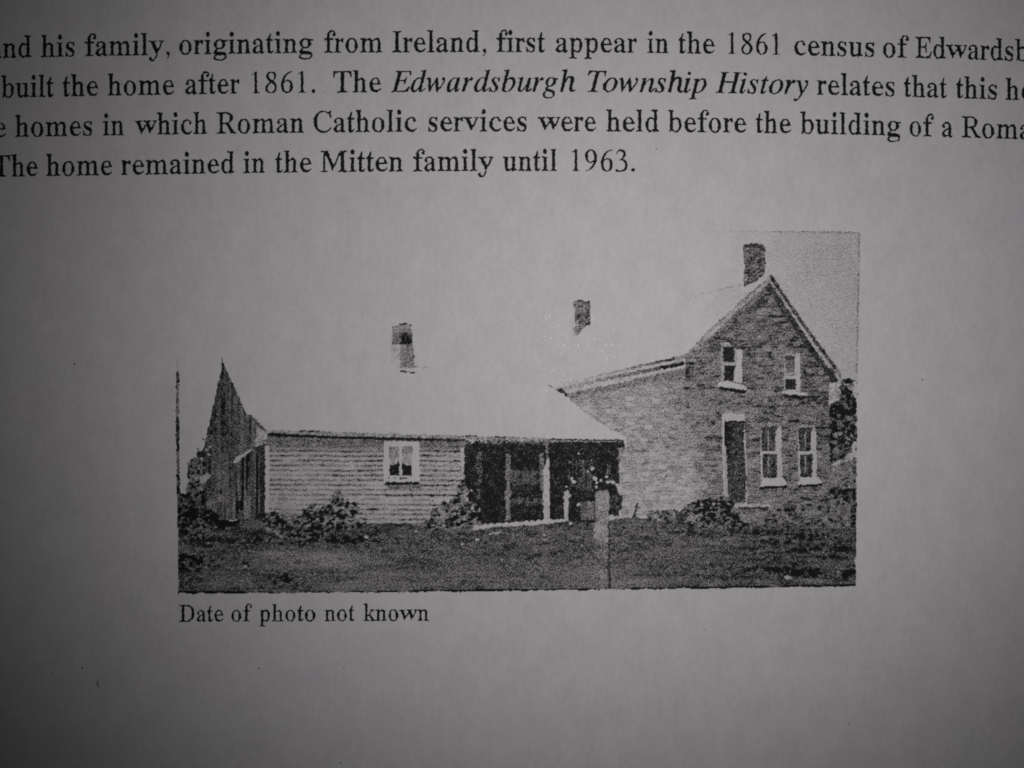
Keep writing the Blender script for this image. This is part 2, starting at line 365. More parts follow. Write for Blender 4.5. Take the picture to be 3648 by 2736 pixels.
    ',402,508,393,502,378,442,362,406,365,386,362,383,338,381,306,371,278,366,234,368,230,382,230,574,234,602,242,609,262,610,286,617,370,617,418,609,446,599,470,587,494,584,497,578,493'
    ',562,514,514,523,470,530,461,546,458,555,462,561,474,561,590,560,598,554,606,535,610,538,615,554,618,560,626,561,654,554,666,538,670,206,670,174,662,150,669,42,670,30,668,21,662,18'
    ',646,26,633,62,626,94,607,119,602,124,590,130,558,129,90,125,70,118,60,94,56,66,40,26,32,18,27,14,18,15,6,20,-2|rI=333:26,-6,130,-6,150,0,166,2,178,1,202,-6,306,-6,318,-3,324,6,324'
    ',22,314,33,274,44,231,66,227,74,222,110,222,570,226,594,230,602,262,621,286,629,310,631,318,637,321,646,320,658,310,668,198,669,166,662,138,669,30,669,18,666,11,658,11,642,18,633,6'
    '2,624,102,606,107,594,110,578,109,90,105,74,98,64,82,59,58,44,26,36,16,30,10,18,11,6,16,-2|rM=889:30,-6,226,-6,238,-3,244,6,244,22,234,32,198,40,174,48,150,50,143,54,139,62,142,67,'
    '158,74,160,82,158,102,158,478,159,498,162,505,178,491,194,498,200,490,382,47,386,41,394,39,405,50,456,174,462,180,482,182,491,194,612,494,622,514,626,515,633,502,638,499,654,505,65'
    '7,494,657,86,651,62,642,51,618,49,569,34,562,22,565,2,574,-5,586,-6,662,-6,694,2,738,1,762,-6,854,-6,866,-3,872,6,873,14,872,22,866,30,806,48,782,52,776,58,771,74,766,118,766,550,7'
    '71,590,782,610,810,615,866,633,873,646,870,662,862,668,846,670,766,669,742,662,726,662,690,662,670,669,642,669,626,663,620,650,626,642,636,638,636,626,630,617,606,610,599,602,455,2'
    '50,446,240,434,248,414,245,396,282,256,626,257,638,266,642,272,650,266,663,258,668,246,670,222,669,194,662,158,662,130,670,34,669,21,666,15,658,14,650,17,638,22,633,66,625,90,615,1'
    '14,612,120,606,121,598,118,592,102,586,98,570,96,78,102,70,114,66,115,62,106,54,86,52,62,41,34,37,22,31,15,22,15,6,20,-2|rR=667:30,-6,150,-6,182,2,214,-6,326,-6,338,-5,346,1,349,10'
    ',348,22,338,33,294,44,270,60,246,64,239,74,234,106,234,290,237,298,242,300,258,298,274,301,282,299,298,287,322,284,335,270,475,46,480,30,470,25,464,18,466,10,476,-2,486,-6,522,-6,5'
    '46,1,570,-6,662,-6,674,-5,682,2,685,18,678,30,650,40,626,60,602,62,591,70,430,318,434,327,474,344,506,365,535,394,554,427,564,458,566,521,586,527,590,534,582,544,558,549,538,582,51'
    '1,610,462,640,450,654,434,660,370,670,210,669,182,662,154,669,42,670,30,668,21,662,18,646,24,634,66,623,94,605,122,598,127,586,130,570,129,86,123,66,118,60,94,56,74,44,34,36,21,30,'
    '15,22,15,6,20,-2;246,350,236,354,234,366,234,574,241,602,266,607,286,617,318,621,354,615,376,606,398,591,429,586,439,570,448,542,453,514,454,470,446,426,438,403,427,386,406,366,386'
    ',356,362,349|rT=611:142,-6,270,-6,302,2,314,1,338,-6,458,-6,470,-5,478,2,481,18,474,30,426,41,414,46,394,60,374,63,367,70,363,90,362,606,365,614,370,616,394,621,426,621,466,611,502'
    ',592,528,586,525,570,545,534,555,502,563,466,574,455,590,455,598,461,601,470,601,590,600,598,594,606,579,610,580,614,594,618,600,626,601,654,594,666,578,670,326,670,302,666,282,670'
    ',34,670,22,668,13,662,10,650,11,626,18,618,30,616,35,610,30,603,14,598,10,586,10,470,14,460,22,455,34,454,42,457,52,470,61,514,82,562,81,570,72,582,82,595,118,599,154,614,186,621,2'
    '14,621,238,616,242,614,245,606,245,82,241,70,234,63,214,60,182,41,133,30,127,22,127,6,132,-2|r1=500:246,-10,266,-9,290,1,378,2,386,5,389,14,386,22,382,25,334,26,323,30,298,90,297,6'
    '38,294,654,286,670,274,682,262,685,246,684,226,675,206,650,114,595,108,582,113,574,122,571,202,603,208,598,209,590,209,90,184,30,174,26,134,25,127,18,126,10,130,4,138,2,218,1|r3=50'
    '0:118,-18,226,-18,286,-5,326,10,366,30,394,53,420,90,437,138,441,166,441,222,433,258,410,304,395,326,362,358,334,375,300,386,304,394,347,434,372,478,385,526,385,562,379,586,367,614'
    ',342,646,310,669,278,680,234,686,194,681,162,672,130,654,98,624,88,610,72,566,66,538,74,525,87,526,95,534,112,570,126,591,158,614,182,622,194,624,218,621,246,613,266,602,282,586,29'
    '6,558,298,530,293,502,282,470,243,414,222,392,198,374,162,359,155,346,158,338,170,334,230,347,274,331,294,321,307,310,330,273,344,230,350,190,345,142,332,106,318,88,298,69,274,53,2'
    '42,39,198,30,162,30,134,37,86,64,66,65,50,59,40,46,38,34,39,18,46,4,70,-8|r6=500:238,-18,254,-18,298,-9,354,6,386,25,408,46,432,82,449,126,457,162,457,230,447,274,425,330,395,370,3'
    '58,397,314,412,282,415,262,413,238,405,190,382,185,382,184,394,220,478,268,550,318,600,350,623,386,639,430,651,442,657,447,666,438,676,426,677,382,673,338,663,290,642,226,600,201,5'
    '78,174,548,138,494,112,446,80,362,66,306,62,270,62,222,71,162,88,106,112,62,140,34,162,18,198,-2;250,25,223,50,204,74,182,114,170,150,162,194,158,226,158,274,161,286,197,338,209,35'
    '0,250,370,282,373,294,369,313,354,329,334,341,314,353,278,361,234,361,154,349,102,330,69,290,38,262,24|r8=500:206,-10,290,-9,322,-2,358,17,382,37,414,82,433,122,445,166,445,214,436'
    ',250,427,274,398,318,338,386,341,394,392,438,409,466,421,506,424,538,420,570,407,606,386,638,358,659,330,668,230,669,182,661,150,652,133,642,109,618,96,594,87,562,86,530,91,502,110'
    ',454,124,430,156,390,208,350,211,342,202,333,126,283,98,254,80,226,64,190,58,162,59,122,75,74,106,32,142,8,166,-1;234,30,198,44,182,55,160,78,150,98,143,126,142,166,152,206,173,242'
    ',220,294,246,315,254,318,262,314,290,291,338,242,352,214,355,182,353,154,344,122,330,90,307,58,270,33,258,30;286,418,234,448,203,478,180,514,171,542,171,566,182,591,206,610,250,631'
    ',282,623,306,613,322,602,342,568,348,542,349,522,345,494,332,458,303,418,294,415|r9=500:67,-10,102,-10,134,-6,178,6,238,38,288,74,323,110,370,178,400,238,424,302,441,390,441,446,43'
    '2,502,415,558,395,598,374,623,318,661,274,680,254,683,198,673,162,663,118,642,100,626,82,602,64,566,52,530,46,498,48,426,69,354,84,326,109,294,150,265,178,256,206,250,230,250,254,2'
    '56,314,284,318,284,320,278,304,230,276,174,228,106,196,74,154,42,129,30,62,9,56,-2,58,-6;218,293,198,304,183,318,170,338,158,362,142,430,142,506,153,558,169,590,190,612,206,623,235'
    ',638,246,641,258,635,290,603,306,580,323,546,336,498,345,446,345,390,311,334,290,313,250,295,230,290|iE=611:-44,-6,482,-7,494,-6,506,1,571,170,570,180,558,188,546,187,532,178,503,1'
    '34,474,100,438,74,402,58,346,45,306,41,202,41,174,45,166,50,161,58,161,78,218,294,228,322,238,325,342,325,362,319,370,310,376,290,378,233,390,223,406,224,415,230,423,250,479,446,47'
    '9,458,474,464,462,468,450,465,442,458,426,423,412,402,394,390,374,382,354,377,326,377,306,373,246,374,241,382,246,402,294,578,305,602,314,611,326,613,490,613,534,603,549,590,556,57'
    '8,564,542,567,514,574,508,586,505,602,513,607,526,628,634,628,654,610,661,134,661,122,659,110,652,106,642,111,634,132,626,158,621,168,614,172,602,172,570,59,146,35,66,22,45,10,36,-'
    '10,29,-38,28,-51,22,-55,14,-55,2|id=500:72,-18,98,-19,122,-14,174,10,196,26,236,70,246,76,249,62,245,30,255,6,266,-5,282,-14,298,-19,318,-18,350,-7,374,8,428,62,452,94,455,102,450,'
    '109,438,118,430,119,418,112,402,92,362,54,346,55,341,62,341,70,496,666,495,682,490,688,478,692,462,692,394,673,342,668,326,660,319,646,322,639,334,633,366,630,374,624,377,614,368,5'
    '66,335,442,326,440,294,452,246,452,210,443,166,421,126,392,82,348,30,274,8,230,-14,170,-23,130,-23,78,-14,46,2,22,30,-4;114,49,98,62,91,74,85,98,85,134,98,194,110,230,134,286,176,3'
    '54,213,390,234,403,258,412,278,416,298,411,306,402,312,386,312,330,303,290,291,254,259,182,231,134,206,101,172,66,146,50|iw=667:72,-18,90,-14,103,-2,262,251,273,266,278,267,284,250'
    ',309,6,315,-10,326,-17,338,-18,350,-12,499,174,543,234,577,290,599,342,608,386,604,410,597,426,578,444,558,452,538,451,510,434,501,418,501,390,536,342,536,334,527,302,495,246,414,1'
    '45,402,135,398,138,393,158,368,418,363,446,358,452,342,456,330,451,322,443,154,176,150,179,149,186,149,310,145,330,144,374,140,410,132,438,118,450,98,453,58,442,2,432,-10,427,-15,4'
    '18,-13,410,2,400,21,394,29,386,40,366,44,346,49,318,49,270,53,250,53,98,57,74,57,-2,62,-13|ia=500:60,-18,82,-19,102,-14,146,6,164,18,222,80,230,84,232,74,225,30,231,6,246,-9,266,-1'
    '8,278,-19,298,-14,330,2,350,16,384,50,402,73,415,90,419,102,410,113,398,118,384,110,339,62,330,60,326,63,325,70,334,114,420,422,421,434,418,440,406,444,350,445,322,433,298,446,278,'
    '452,238,453,214,447,167,426,137,406,80,350,60,326,30,278,6,226,-10,178,-19,122,-19,62,-13,42,-4,22,19,-2,42,-13;106,57,95,66,89,82,89,142,102,202,133,290,162,342,194,383,214,399,24'
    '2,411,266,413,278,410,288,402,296,382,297,342,287,294,259,218,219,146,178,92,162,76,134,58|ir=389:-12,-6,54,-7,70,2,90,74,122,166,165,258,196,310,230,351,238,352,251,342,270,333,29'
    '4,333,318,344,337,366,344,382,344,414,338,429,325,442,310,450,298,453,282,452,262,443,246,432,208,394,170,346,166,350,167,354,188,434,186,444,178,450,154,452,110,441,30,428,13,418,'
    '10,406,14,399,26,393,60,386,66,374,68,362,51,286,-26,14,-25,2|is=389:88,-18,122,-19,150,-14,203,10,236,42,247,58,255,74,264,106,264,142,258,166,234,213,151,330,141,354,144,386,154,'
    '402,170,412,198,412,218,405,233,394,248,370,266,303,278,295,290,294,298,298,304,306,320,418,319,442,310,450,294,451,285,446,278,436,270,433,206,452,154,453,134,448,85,422,56,386,45'
    ',350,45,322,51,298,75,250,142,161,150,146,164,110,163,74,150,45,142,36,126,28,86,25,68,30,50,46,34,70,21,114,18,145,2,156,-10,155,-19,150,-23,142,-41,2,-37,-6,-26,-11,-14,-10,6,0,1'
    '8,0,66,-15|ib=500:92,-18,130,-19,162,-15,218,2,266,26,310,56,368,114,391,146,419,198,431,230,440,266,440,338,432,370,410,406,394,421,374,434,346,448,326,452,278,452,243,442,206,423'
    ',182,405,174,403,174,418,240,670,238,684,222,692,206,692,138,673,86,668,73,662,62,650,63,642,74,635,112,630,118,622,120,610,112,566,-19,54,-10,30,22,3,51,-10;122,21,98,27,87,38,84,'
    '54,85,78,126,226,153,302,180,346,206,372,222,383,258,393,294,386,310,374,322,358,332,334,337,302,332,254,323,218,306,171,285,130,267,102,230,60,186,33,142,21|iu=500:52,-18,74,-19,9'
    '8,-14,126,-3,155,14,180,34,214,68,266,130,270,130,270,126,257,70,253,38,260,10,278,-8,310,-19,342,-14,394,14,424,42,466,102,465,110,454,120,442,123,433,118,394,70,374,56,366,54,362'
    ',58,361,82,448,414,452,430,448,438,438,444,418,445,374,444,361,438,354,426,343,382,323,322,275,222,259,194,206,121,166,80,138,61,114,53,106,55,99,62,97,90,106,130,187,410,192,430,1'
    '91,442,178,452,154,452,78,437,30,432,13,422,10,410,14,403,26,397,50,396,62,390,69,370,63,334,2,110,-7,54,-1,26,10,6,26,-8|ig=500:64,-222,114,-223,150,-219,210,-202,266,-172,296,-14'
    '2,310,-121,319,-102,324,-82,325,-38,316,-6,305,10,286,28,234,58,118,100,102,112,98,126,108,146,118,153,178,153,206,158,258,177,298,204,327,234,345,262,355,286,361,314,361,366,402,3'
    '69,418,378,420,410,418,416,410,422,398,425,338,425,270,448,230,456,194,457,166,452,126,439,82,415,50,388,26,354,10,322,5,302,5,250,12,230,27,206,62,174,66,166,8,106,-2,86,-3,78,3,6'
    '2,28,34,-19,2,-60,-38,-78,-70,-83,-90,-83,-118,-69,-154,-34,-189,10,-211;70,-175,40,-166,22,-154,8,-134,1,-110,1,-74,9,-50,26,-21,37,-10,70,15,86,16,162,-10,198,-28,225,-50,236,-74'
    ',236,-94,230,-121,219,-142,210,-152,194,-162,150,-175;154,189,130,195,119,206,113,218,105,258,114,314,134,362,158,396,178,411,190,415,226,416,242,405,256,374,257,326,251,298,238,25'
    '9,216,222,190,198|ih=500:352,-14,390,-15,414,-8,462,18,478,28,490,42,489,50,480,66,470,74,462,75,422,58,406,57,395,62,389,78,389,130,424,294,441,386,436,426,428,450,410,473,374,494'
    ',350,500,314,500,282,491,242,471,182,419,182,434,208,546,235,682,226,690,214,693,58,691,46,682,41,658,43,650,54,643,78,640,98,633,108,618,109,594,-7,46,-14,10,-13,2,2,-7,22,-7,74,-'
    '7,91,2,96,18,142,238,157,282,178,322,220,382,242,404,262,417,278,424,298,426,314,423,322,414,328,394,329,366,285,158,277,102,277,70,283,46,298,18,315,2|iT=556:76,-6,358,-7,370,-4,3'
    '78,1,383,18,374,26,322,29,299,38,293,50,293,82,434,602,438,609,446,613,510,613,542,608,562,600,574,589,584,570,588,550,591,494,604,486,618,486,626,490,632,498,660,646,656,654,646,6'
    '60,634,661,118,661,106,659,93,650,53,506,58,495,70,489,82,490,94,497,119,550,132,570,150,587,174,599,206,608,234,612,298,613,310,610,313,598,191,150,171,86,159,58,142,40,118,30,78,'
    '28,65,22,61,14,61,6,66,-1|io=500:128,-18,166,-19,210,-10,258,8,290,26,318,44,366,88,411,150,435,198,448,238,453,262,452,322,444,354,430,381,402,414,382,428,350,444,310,453,254,452,'
    '206,439,150,411,102,376,64,338,22,278,2,238,-15,178,-15,114,-7,82,6,55,22,34,50,11,90,-9;146,25,126,32,114,42,102,60,93,90,93,158,106,214,124,262,150,314,166,338,182,360,209,386,23'
    '4,403,262,412,294,412,314,406,326,397,340,370,344,354,347,318,340,254,315,178,289,126,271,98,232,54,206,36,190,30,174,25|in=500:300,-18,326,-19,342,-14,374,2,394,16,427,54,463,110,'
    '463,118,458,124,442,133,434,133,426,126,403,90,382,64,366,58,359,62,357,70,370,126,423,306,436,362,436,406,428,426,410,442,378,452,362,452,330,443,290,423,249,394,209,358,182,328,1'
    '70,320,168,322,170,338,200,434,199,442,194,448,182,452,170,452,130,441,38,428,26,423,16,410,18,399,30,393,66,390,76,378,76,362,55,282,-26,10,-25,2,-14,-5,-2,-7,54,-7,70,1,75,10,98,'
    '90,114,134,137,190,158,227,212,302,260,350,290,371,318,380,324,378,328,370,328,338,262,86,254,38,259,14,270,-2|ii=278:36,-18,54,-19,86,-10,127,14,150,33,184,70,206,102,205,110,198,'
    '117,182,123,168,114,134,73,114,58,102,55,98,58,93,70,102,114,196,426,193,442,178,452,162,452,118,441,46,432,26,425,16,414,16,406,22,400,54,396,66,391,73,374,68,346,10,142,-11,54,-1'
    '1,30,-1,6,14,-9;156,550,174,547,202,555,224,574,232,590,232,614,226,629,209,646,182,660,166,659,138,647,124,634,114,614,113,594,123,574,138,559|ip=500:-132,-214,94,-215,106,-212,11'
    '5,-206,119,-194,114,-188,102,-184,62,-181,51,-174,45,-162,46,-150,78,-13,86,-9,106,-15,146,-19,182,-14,226,0,262,18,306,48,358,100,375,122,405,170,427,218,440,262,445,290,445,342,4'
    '40,366,428,394,402,425,374,442,346,452,294,452,254,439,230,427,194,402,190,406,196,430,195,438,186,448,170,453,106,437,34,428,18,418,14,406,19,398,30,393,58,392,70,384,73,366,68,34'
    '2,-57,-138,-65,-158,-78,-172,-106,-182,-130,-185,-139,-190,-143,-198,-143,-206;134,21,114,27,107,34,101,46,101,66,146,246,168,302,204,358,230,379,246,388,278,396,306,391,325,374,33'
    '6,346,337,290,323,226,298,159,254,89,214,48,182,30,146,21|iH=722:-44,-6,206,-7,218,-4,226,1,229,18,226,24,218,28,178,33,166,42,161,50,161,78,222,310,230,320,242,321,490,321,498,319'
    ',501,314,500,298,487,246,447,98,435,66,426,49,410,34,390,29,362,28,350,23,344,6,348,-2,358,-7,378,-7,606,-7,622,-2,629,10,629,18,626,24,618,28,574,35,567,42,561,54,561,78,582,162,6'
    '78,522,698,586,712,610,726,621,774,630,782,634,791,646,788,654,770,661,534,661,522,659,510,652,506,642,511,634,532,626,558,621,568,614,572,602,573,570,524,386,514,374,494,373,254,3'
    '73,246,375,242,382,286,550,307,602,316,614,326,620,382,634,389,646,386,655,370,661,134,661,122,659,113,654,106,642,111,634,132,626,158,621,168,614,172,602,172,570,43,86,27,50,15,38'
    ',-10,29,-38,28,-51,22,-55,14,-55,2|it=278:36,-18,54,-19,86,-10,126,14,180,66,199,94,197,102,186,113,178,117,170,117,138,80,114,58,102,54,98,58,97,70,106,114,178,382,190,389,238,389'
    ',250,392,263,402,267,418,266,428,254,436,202,437,194,442,223,546,220,554,210,560,194,560,182,555,150,509,116,470,78,443,30,425,22,418,18,410,19,398,26,392,38,389,70,388,76,382,-6,7'
    '4,-11,46,-11,30,-1,6,14,-9|iy=444:-72,-222,-50,-222,-14,-206,48,-154,82,-115,135,-46,251,130,307,226,339,290,355,334,364,390,354,422,338,440,314,452,294,452,270,443,252,422,249,410'
    ',250,388,288,350,292,338,292,314,286,295,255,234,190,127,182,121,178,126,173,146,132,366,120,414,110,437,94,450,74,452,26,438,-30,427,-42,418,-42,410,-37,402,-2,392,6,386,16,374,28'
    ',350,40,306,100,-6,91,-22,26,-111,-2,-139,-22,-143,-50,-132,-78,-131,-94,-137,-110,-149,-119,-166,-117,-190,-102,-209'
)

# ------------------------------------------------------------------ the printed text
def load_font():
    f = {}
    for rec in FONT.split('|'):
        head, body = rec.split(':', 1)
        key, adv = head.split('=')
        loops = []
        for l in body.split(';'):
            v = [int(t) for t in l.split(',')]
            loops.append(list(zip(v[0::2], v[1::2])))
        f[key] = (int(adv), loops)
    dot = [(int(round(125 + 62 * math.cos(a))), int(round(48 + 62 * math.sin(a)))) for a in [k * math.pi / 9 for k in range(18)]]
    f['r.'] = (250, [dot])
    f['r,'] = (250, [[(70, 40), (85, 85), (130, 105), (178, 84), (192, 30), (180, -40), (142, -95), (86, -141), (76, -122), (118, -78), (138, -30), (128, -6), (95, 0)][::-1]])
    return f


GLYPHS = load_font()
rnd = random.Random(11)


def adjust(c, style, y):
    if style == 'r' and c in 'abcdefghiklmnoprstuvwy' and y > 0:
        return y * 0.974 if y <= 462 else 450 + (y - 462) * 1.165
    return float(y)


def ring_area(r):
    return 0.5 * sum(r[i - 1][0] * r[i][1] - r[i][0] * r[i - 1][1] for i in range(len(r)))


def ragged(pts, amp):
    dense = []
    n = len(pts)
    for i in range(n):
        (ax, ay), (bx, by) = pts[i], pts[(i + 1) % n]
        k = max(1, int(math.hypot(bx - ax, by - ay) / 2.6))
        for t in range(k):
            dense.append((ax + (bx - ax) * t / k, ay + (by - ay) * t / k))
    m = len(dense)
    wob = [rnd.gauss(0, 1) for _ in range(m)]
    out = []
    for i in range(m):
        (ax, ay), (bx, by) = dense[i - 1], dense[(i + 1) % m]
        d = math.hypot(bx - ax, by - ay) or 1.0
        w = amp * (wob[i] + 0.6 * wob[i - 1])
        out.append((dense[i][0] + (by - ay) / d * w, dense[i][1] - (bx - ax) / d * w))
    return out


def word_mesh(text, style, x0, x1, base, em, parent):
    """one word, its inked width from x0 to x1, following the baseline; toner edges are a little ragged"""
    pen, placed = 0.0, []
    for c in text:
        adv, loops = GLYPHS[style + c]
        placed.append((c, pen, loops))
        pen += adv
    lo = min(p + x for c, p, L in placed for l in L for x, y in l)
    hi = max(p + x for c, p, L in placed for l in L for x, y in l)
    kx = (x1 - x0) / (hi - lo)
    V, F = [], []
    for c, p, loops in placed:
        rings = [[(x0 + (p + x - lo) * kx, adjust(c, style, y) * em / 1000.0) for x, y in l] for l in loops]
        outer = [r for r in rings if sum(r[i - 1][0] * r[i][1] - r[i][0] * r[i - 1][1] for i in range(len(r))) > 0]
        holes = [r for r in rings if r not in outer]
        for r in outer:
            bx0, bx1 = min(q[0] for q in r), max(q[0] for q in r)
            by0, by1 = min(q[1] for q in r), max(q[1] for q in r)
            own = [h for h in holes if bx0 < h[0][0] < bx1 and by0 < h[0][1] < by1]
            for amp in (0.62, 0.45, 0.3, 0.15, 0.0):
                polys = [ragged(q, amp) for q in [r] + own]
                tris = tessellate_polygon([[Vector((x, y, 0)) for x, y in l] for l in polys])
                flat = [q for l in polys for q in l]
                area = abs(ring_area(polys[0])) - sum(abs(ring_area(h)) for h in polys[1:])
                got = sum(abs(ring_area([flat[i] for i in t])) for t in tris)
                if abs(got - area) < 0.004 * area:
                    break
            off = len(V)
            V += [on_sheet(x, base(x) - y) for x, y in flat]
            for t in tris:
                s = ring_area([flat[i] for i in t])
                if abs(s) > 1e-9:
                    F.append(tuple(off + i for i in (t if s > 0 else (t[0], t[2], t[1]))))
    return mesh_obj('word', V, F, toner_mat, parent)


LINES = [
    ('text_line', 'topmost line of printed text, cut off at both edges', 113.5,
     [(64, 208), (210, 204.6), (400, 202), (700, 196), (900, 192.5), (1260, 190.4), (1500, 190), (1850, 190.8), (2100, 192.5), (2340, 193.8), (2480, 196), (2650, 198), (2765, 200.9), (2960, 204.3), (3190, 209.4), (3270, 213.7), (3620, 221.4)],
     [('and', 'r', -32, 117), ('his', 'r', 150.3, 270.6), ('family,', 'r', 305.8, 607.7), ('originating', 'r', 640.8, 1116.9), ('from', 'r', 1156.4, 1364.7),
      ('Ireland,', 'r', 1398.2, 1733.2), ('first', 'r', 1768.4, 1941.7), ('appear', 'r', 1978.2, 2267.3), ('in', 'r', 2302.5, 2379.8), ('the', 'r', 2413.3, 2543),
      ('1861', 'r', 2589.4, 2775), ('census', 'r', 2823, 3109.3), ('of', 'r', 3139.3, 3233.6), ('Edwardsburgh', 'r', 3252.9, 3843)]),
    ('text_line', 'second line of printed text, with three words in italics', 113.5,
     [(100, 348), (290, 344), (500, 340.7), (760, 336.8), (1000, 334.3), (1270, 330.4), (1700, 330), (2100, 331.2), (2500, 337.7), (2700, 338), (2874, 339.3), (2920, 343.6), (3180, 349), (3290, 352), (3470, 356), (3620, 360.7)],
     [('built', 'r', 7.7, 195), ('the', 'r', 225.5, 353), ('home', 'r', 385.7, 623.6), ('after', 'r', 661.4, 855.5), ('1861.', 'r', 897.6, 1125.5), ('The', 'r', 1188.6, 1359.5),
      ('Edwardsburgh', 'i', 1393, 2050), ('Township', 'i', 2092, 2515), ('History', 'i', 2545.1, 2874.9), ('relates', 'r', 2904.4, 3180.9), ('that', 'r', 3213, 3366.5),
      ('this', 'r', 3397.7, 3544.3), ('ho', 'r', 3574.3, 3676)]),
    ('text_line', 'third line of printed text, cut off at both edges', 113.5,
     [(10, 490), (60, 489), (320, 485), (400, 483.7), (600, 481.6), (900, 475.4), (1300, 471.7), (1700, 471.2), (2020, 471.7), (2250, 473), (2500, 477.3), (2750, 478.6), (3020, 482.9), (3280, 490.6), (3370, 492.3), (3540, 496.5)],
     [('e', 'r', -17, 25.8), ('homes', 'r', 56.7, 331.6), ('in', 'r', 368, 444.5), ('which', 'r', 481, 739.6), ('Roman', 'r', 772.2, 1084.7), ('Catholic', 'r', 1116.9, 1486.2),
      ('services', 'r', 1526.2, 1876.4), ('were', 'r', 1915, 2122), ('held', 'r', 2157.8, 2345.4), ('before', 'r', 2375.5, 2653.8), ('the', 'r', 2686.9, 2812.3),
      ('building', 'r', 2844.4, 3202.3), ('of', 'r', 3232.7, 3321.5), ('a', 'r', 3347, 3387), ('Roman', 'r', 3416.6, 3719)]),
    ('text_line', 'last line of the printed paragraph, ending in a year', 113.5,
     [(60, 628.9), (280, 626.7), (640, 622), (900, 616.5), (1050, 614.7), (1290, 613.8), (1600, 613), (1880, 612.6), (2150, 613.4)],
     [('The', 'r', -22, 137.4), ('home', 'r', 166.6, 402.4), ('remained', 'r', 433.8, 838.3), ('in', 'r', 868.4, 946.4), ('the', 'r', 981.6, 1112.6), ('Mitten', 'r', 1144, 1437.7),
      ('family', 'r', 1473.4, 1759), ('until', 'r', 1791.2, 1983.8), ('1963.', 'r', 2035, 2260.4)]),
    ('caption_line', 'small printed caption under the picture', 89.0,
     [(650, 2210.6), (860, 2210), (1030, 2208.8), (1210, 2208.2), (1530, 2205.8)],
     [('Date', 'r', 642.7, 800.7), ('of', 'r', 828.6, 904.5), ('photo', 'r', 927.3, 1128), ('not', 'r', 1158.8, 1266.6), ('known', 'r', 1297, 1529.5)]),
]

for name, label, em, pts, words in LINES:
    line = holder(name, label, paper)
    coef = np.polyfit([p[0] for p in pts], [p[1] for p in pts], 3 if len(pts) > 8 else 1)
    for w, st, xa, xb in words:
        word_mesh(w, st, xa, xb, lambda x: float(np.polyval(coef, x)), em, line)

# ------------------------------------------------------------------ the photocopied picture
STEP = 3.0
gx = np.arange(612.0, 3075.0, STEP)
gy = np.arange(812.0, 2126.0, STEP)
X, Y = np.meshgrid(gx, gy)
Hh, Ww = X.shape
rng = np.random.default_rng(5)


def vn(lx, ly, seed):
    """smooth value noise with features lx by ly, mean 0, deviation 1"""
    r = np.random.default_rng(seed)
    nx, ny = int((gx[-1] - gx[0]) / lx) + 4, int((gy[-1] - gy[0]) / ly) + 4
    g = r.normal(size=(ny, nx))
    u, v = (gx - gx[0]) / lx, (gy - gy[0]) / ly
    i, j = u.astype(int), v.astype(int)
    fu, fv = u - i, v - j
    fu, fv = fu * fu * (3 - 2 * fu), fv * fv * (3 - 2 * fv)
    a = g[np.ix_(j, i)] * (1 - fu) + g[np.ix_(j, i + 1)] * fu
    b = g[np.ix_(j + 1, i)] * (1 - fu) + g[np.ix_(j + 1, i + 1)] * fu
    o = a * (1 - fv[:, None]) + b * fv[:, None]
    return (o - o.mean()) / o.std()


JX, JY = vn(7, 7, 1), vn(7, 7, 2)
BX, BY = vn(22, 20, 3), vn(22, 20, 4)
stone = 0.8 * vn(18, 6.5, 10) + 0.6 * vn(9, 5, 11) + 0.35 * vn(70, 34, 12)
grass = 0.8 * vn(9, 7, 13) + 0.6 * vn(26, 11, 14) + 0.3 * vn(110, 30, 15) + 0.4 * vn(5, 6, 16)
leaf = 0.9 * vn(9, 7, 17) + 0.6 * vn(20, 13, 18) + 0.4 * vn(5, 5, 19)
board = 0.8 * vn(6, 170, 20) + 0.35 * vn(11, 110, 21) + 0.25 * vn(8, 12, 22)
fine = 0.7 * vn(5, 7, 23) + 0.5 * vn(12, 14, 24)



def courses(hh, ww, seed):
    """rough stone courses: a random grey for each stone, paler joints"""
    r = np.random.default_rng(seed)
    v = (Y + 1.6 * vn(40, 30, seed + 1) + 0.9 * vn(12, 10, seed + 2) + 0.012 * X) / hh
    row = np.floor(v).astype(int)
    off = r.random(4000)[row % 4000]
    wid = ww * (0.7 + 0.7 * r.random(4000))[row % 4000]
    u = (X + 2.0 * vn(9, 9, seed + 3)) / wid + 7 * off
    col = np.floor(u).astype(int)
    val = r.normal(size=(997, 613))[row % 997, col % 613]
    fv, fu = v - row, u - col
    joint = np.maximum(np.exp(-(np.minimum(fv, 1 - fv) * hh / 1.7) ** 2), 0.7 * np.exp(-(np.minimum(fu, 1 - fu) * wid / 1.9) ** 2))
    return val - 1.5 * joint + 0.45


stone = 0.85 * courses(11.0, 25.0, 50) + 0.40 * stone
stone, grass, leaf, board = 1.5 * stone, 1.25 * grass, 1.3 * leaf, 1.6 * board
T = np.zeros_like(X)
ID = np.zeros(X.shape, int)
PARTS = {0: ('printed_photograph', None)}


def part(name, label=None):
    k = len(PARTS)
    PARTS[k] = (name, label)
    return k


def zoom(ox, oy, s):
    return lambda *p: [(ox + p[i] / s, oy + p[i + 1] / s) for i in range(0, len(p), 2)]


R1, R2 = zoom(600, 1200, 3.6867), zoom(600, 1650, 3.6867)
R3, R4, R5 = zoom(1150, 1500, 3.6867), zoom(1650, 1500, 3.6867), zoom(1900, 1150, 3.6867)
R6, R7 = zoom(2400, 800, 3.16), zoom(2400, 1300, 3.16)
R8, R9, R10, R11 = zoom(2200, 1650, 2.4578), zoom(600, 1780, 2.765), zoom(1350, 1780, 2.4578), zoom(1300, 1050, 2.4578)


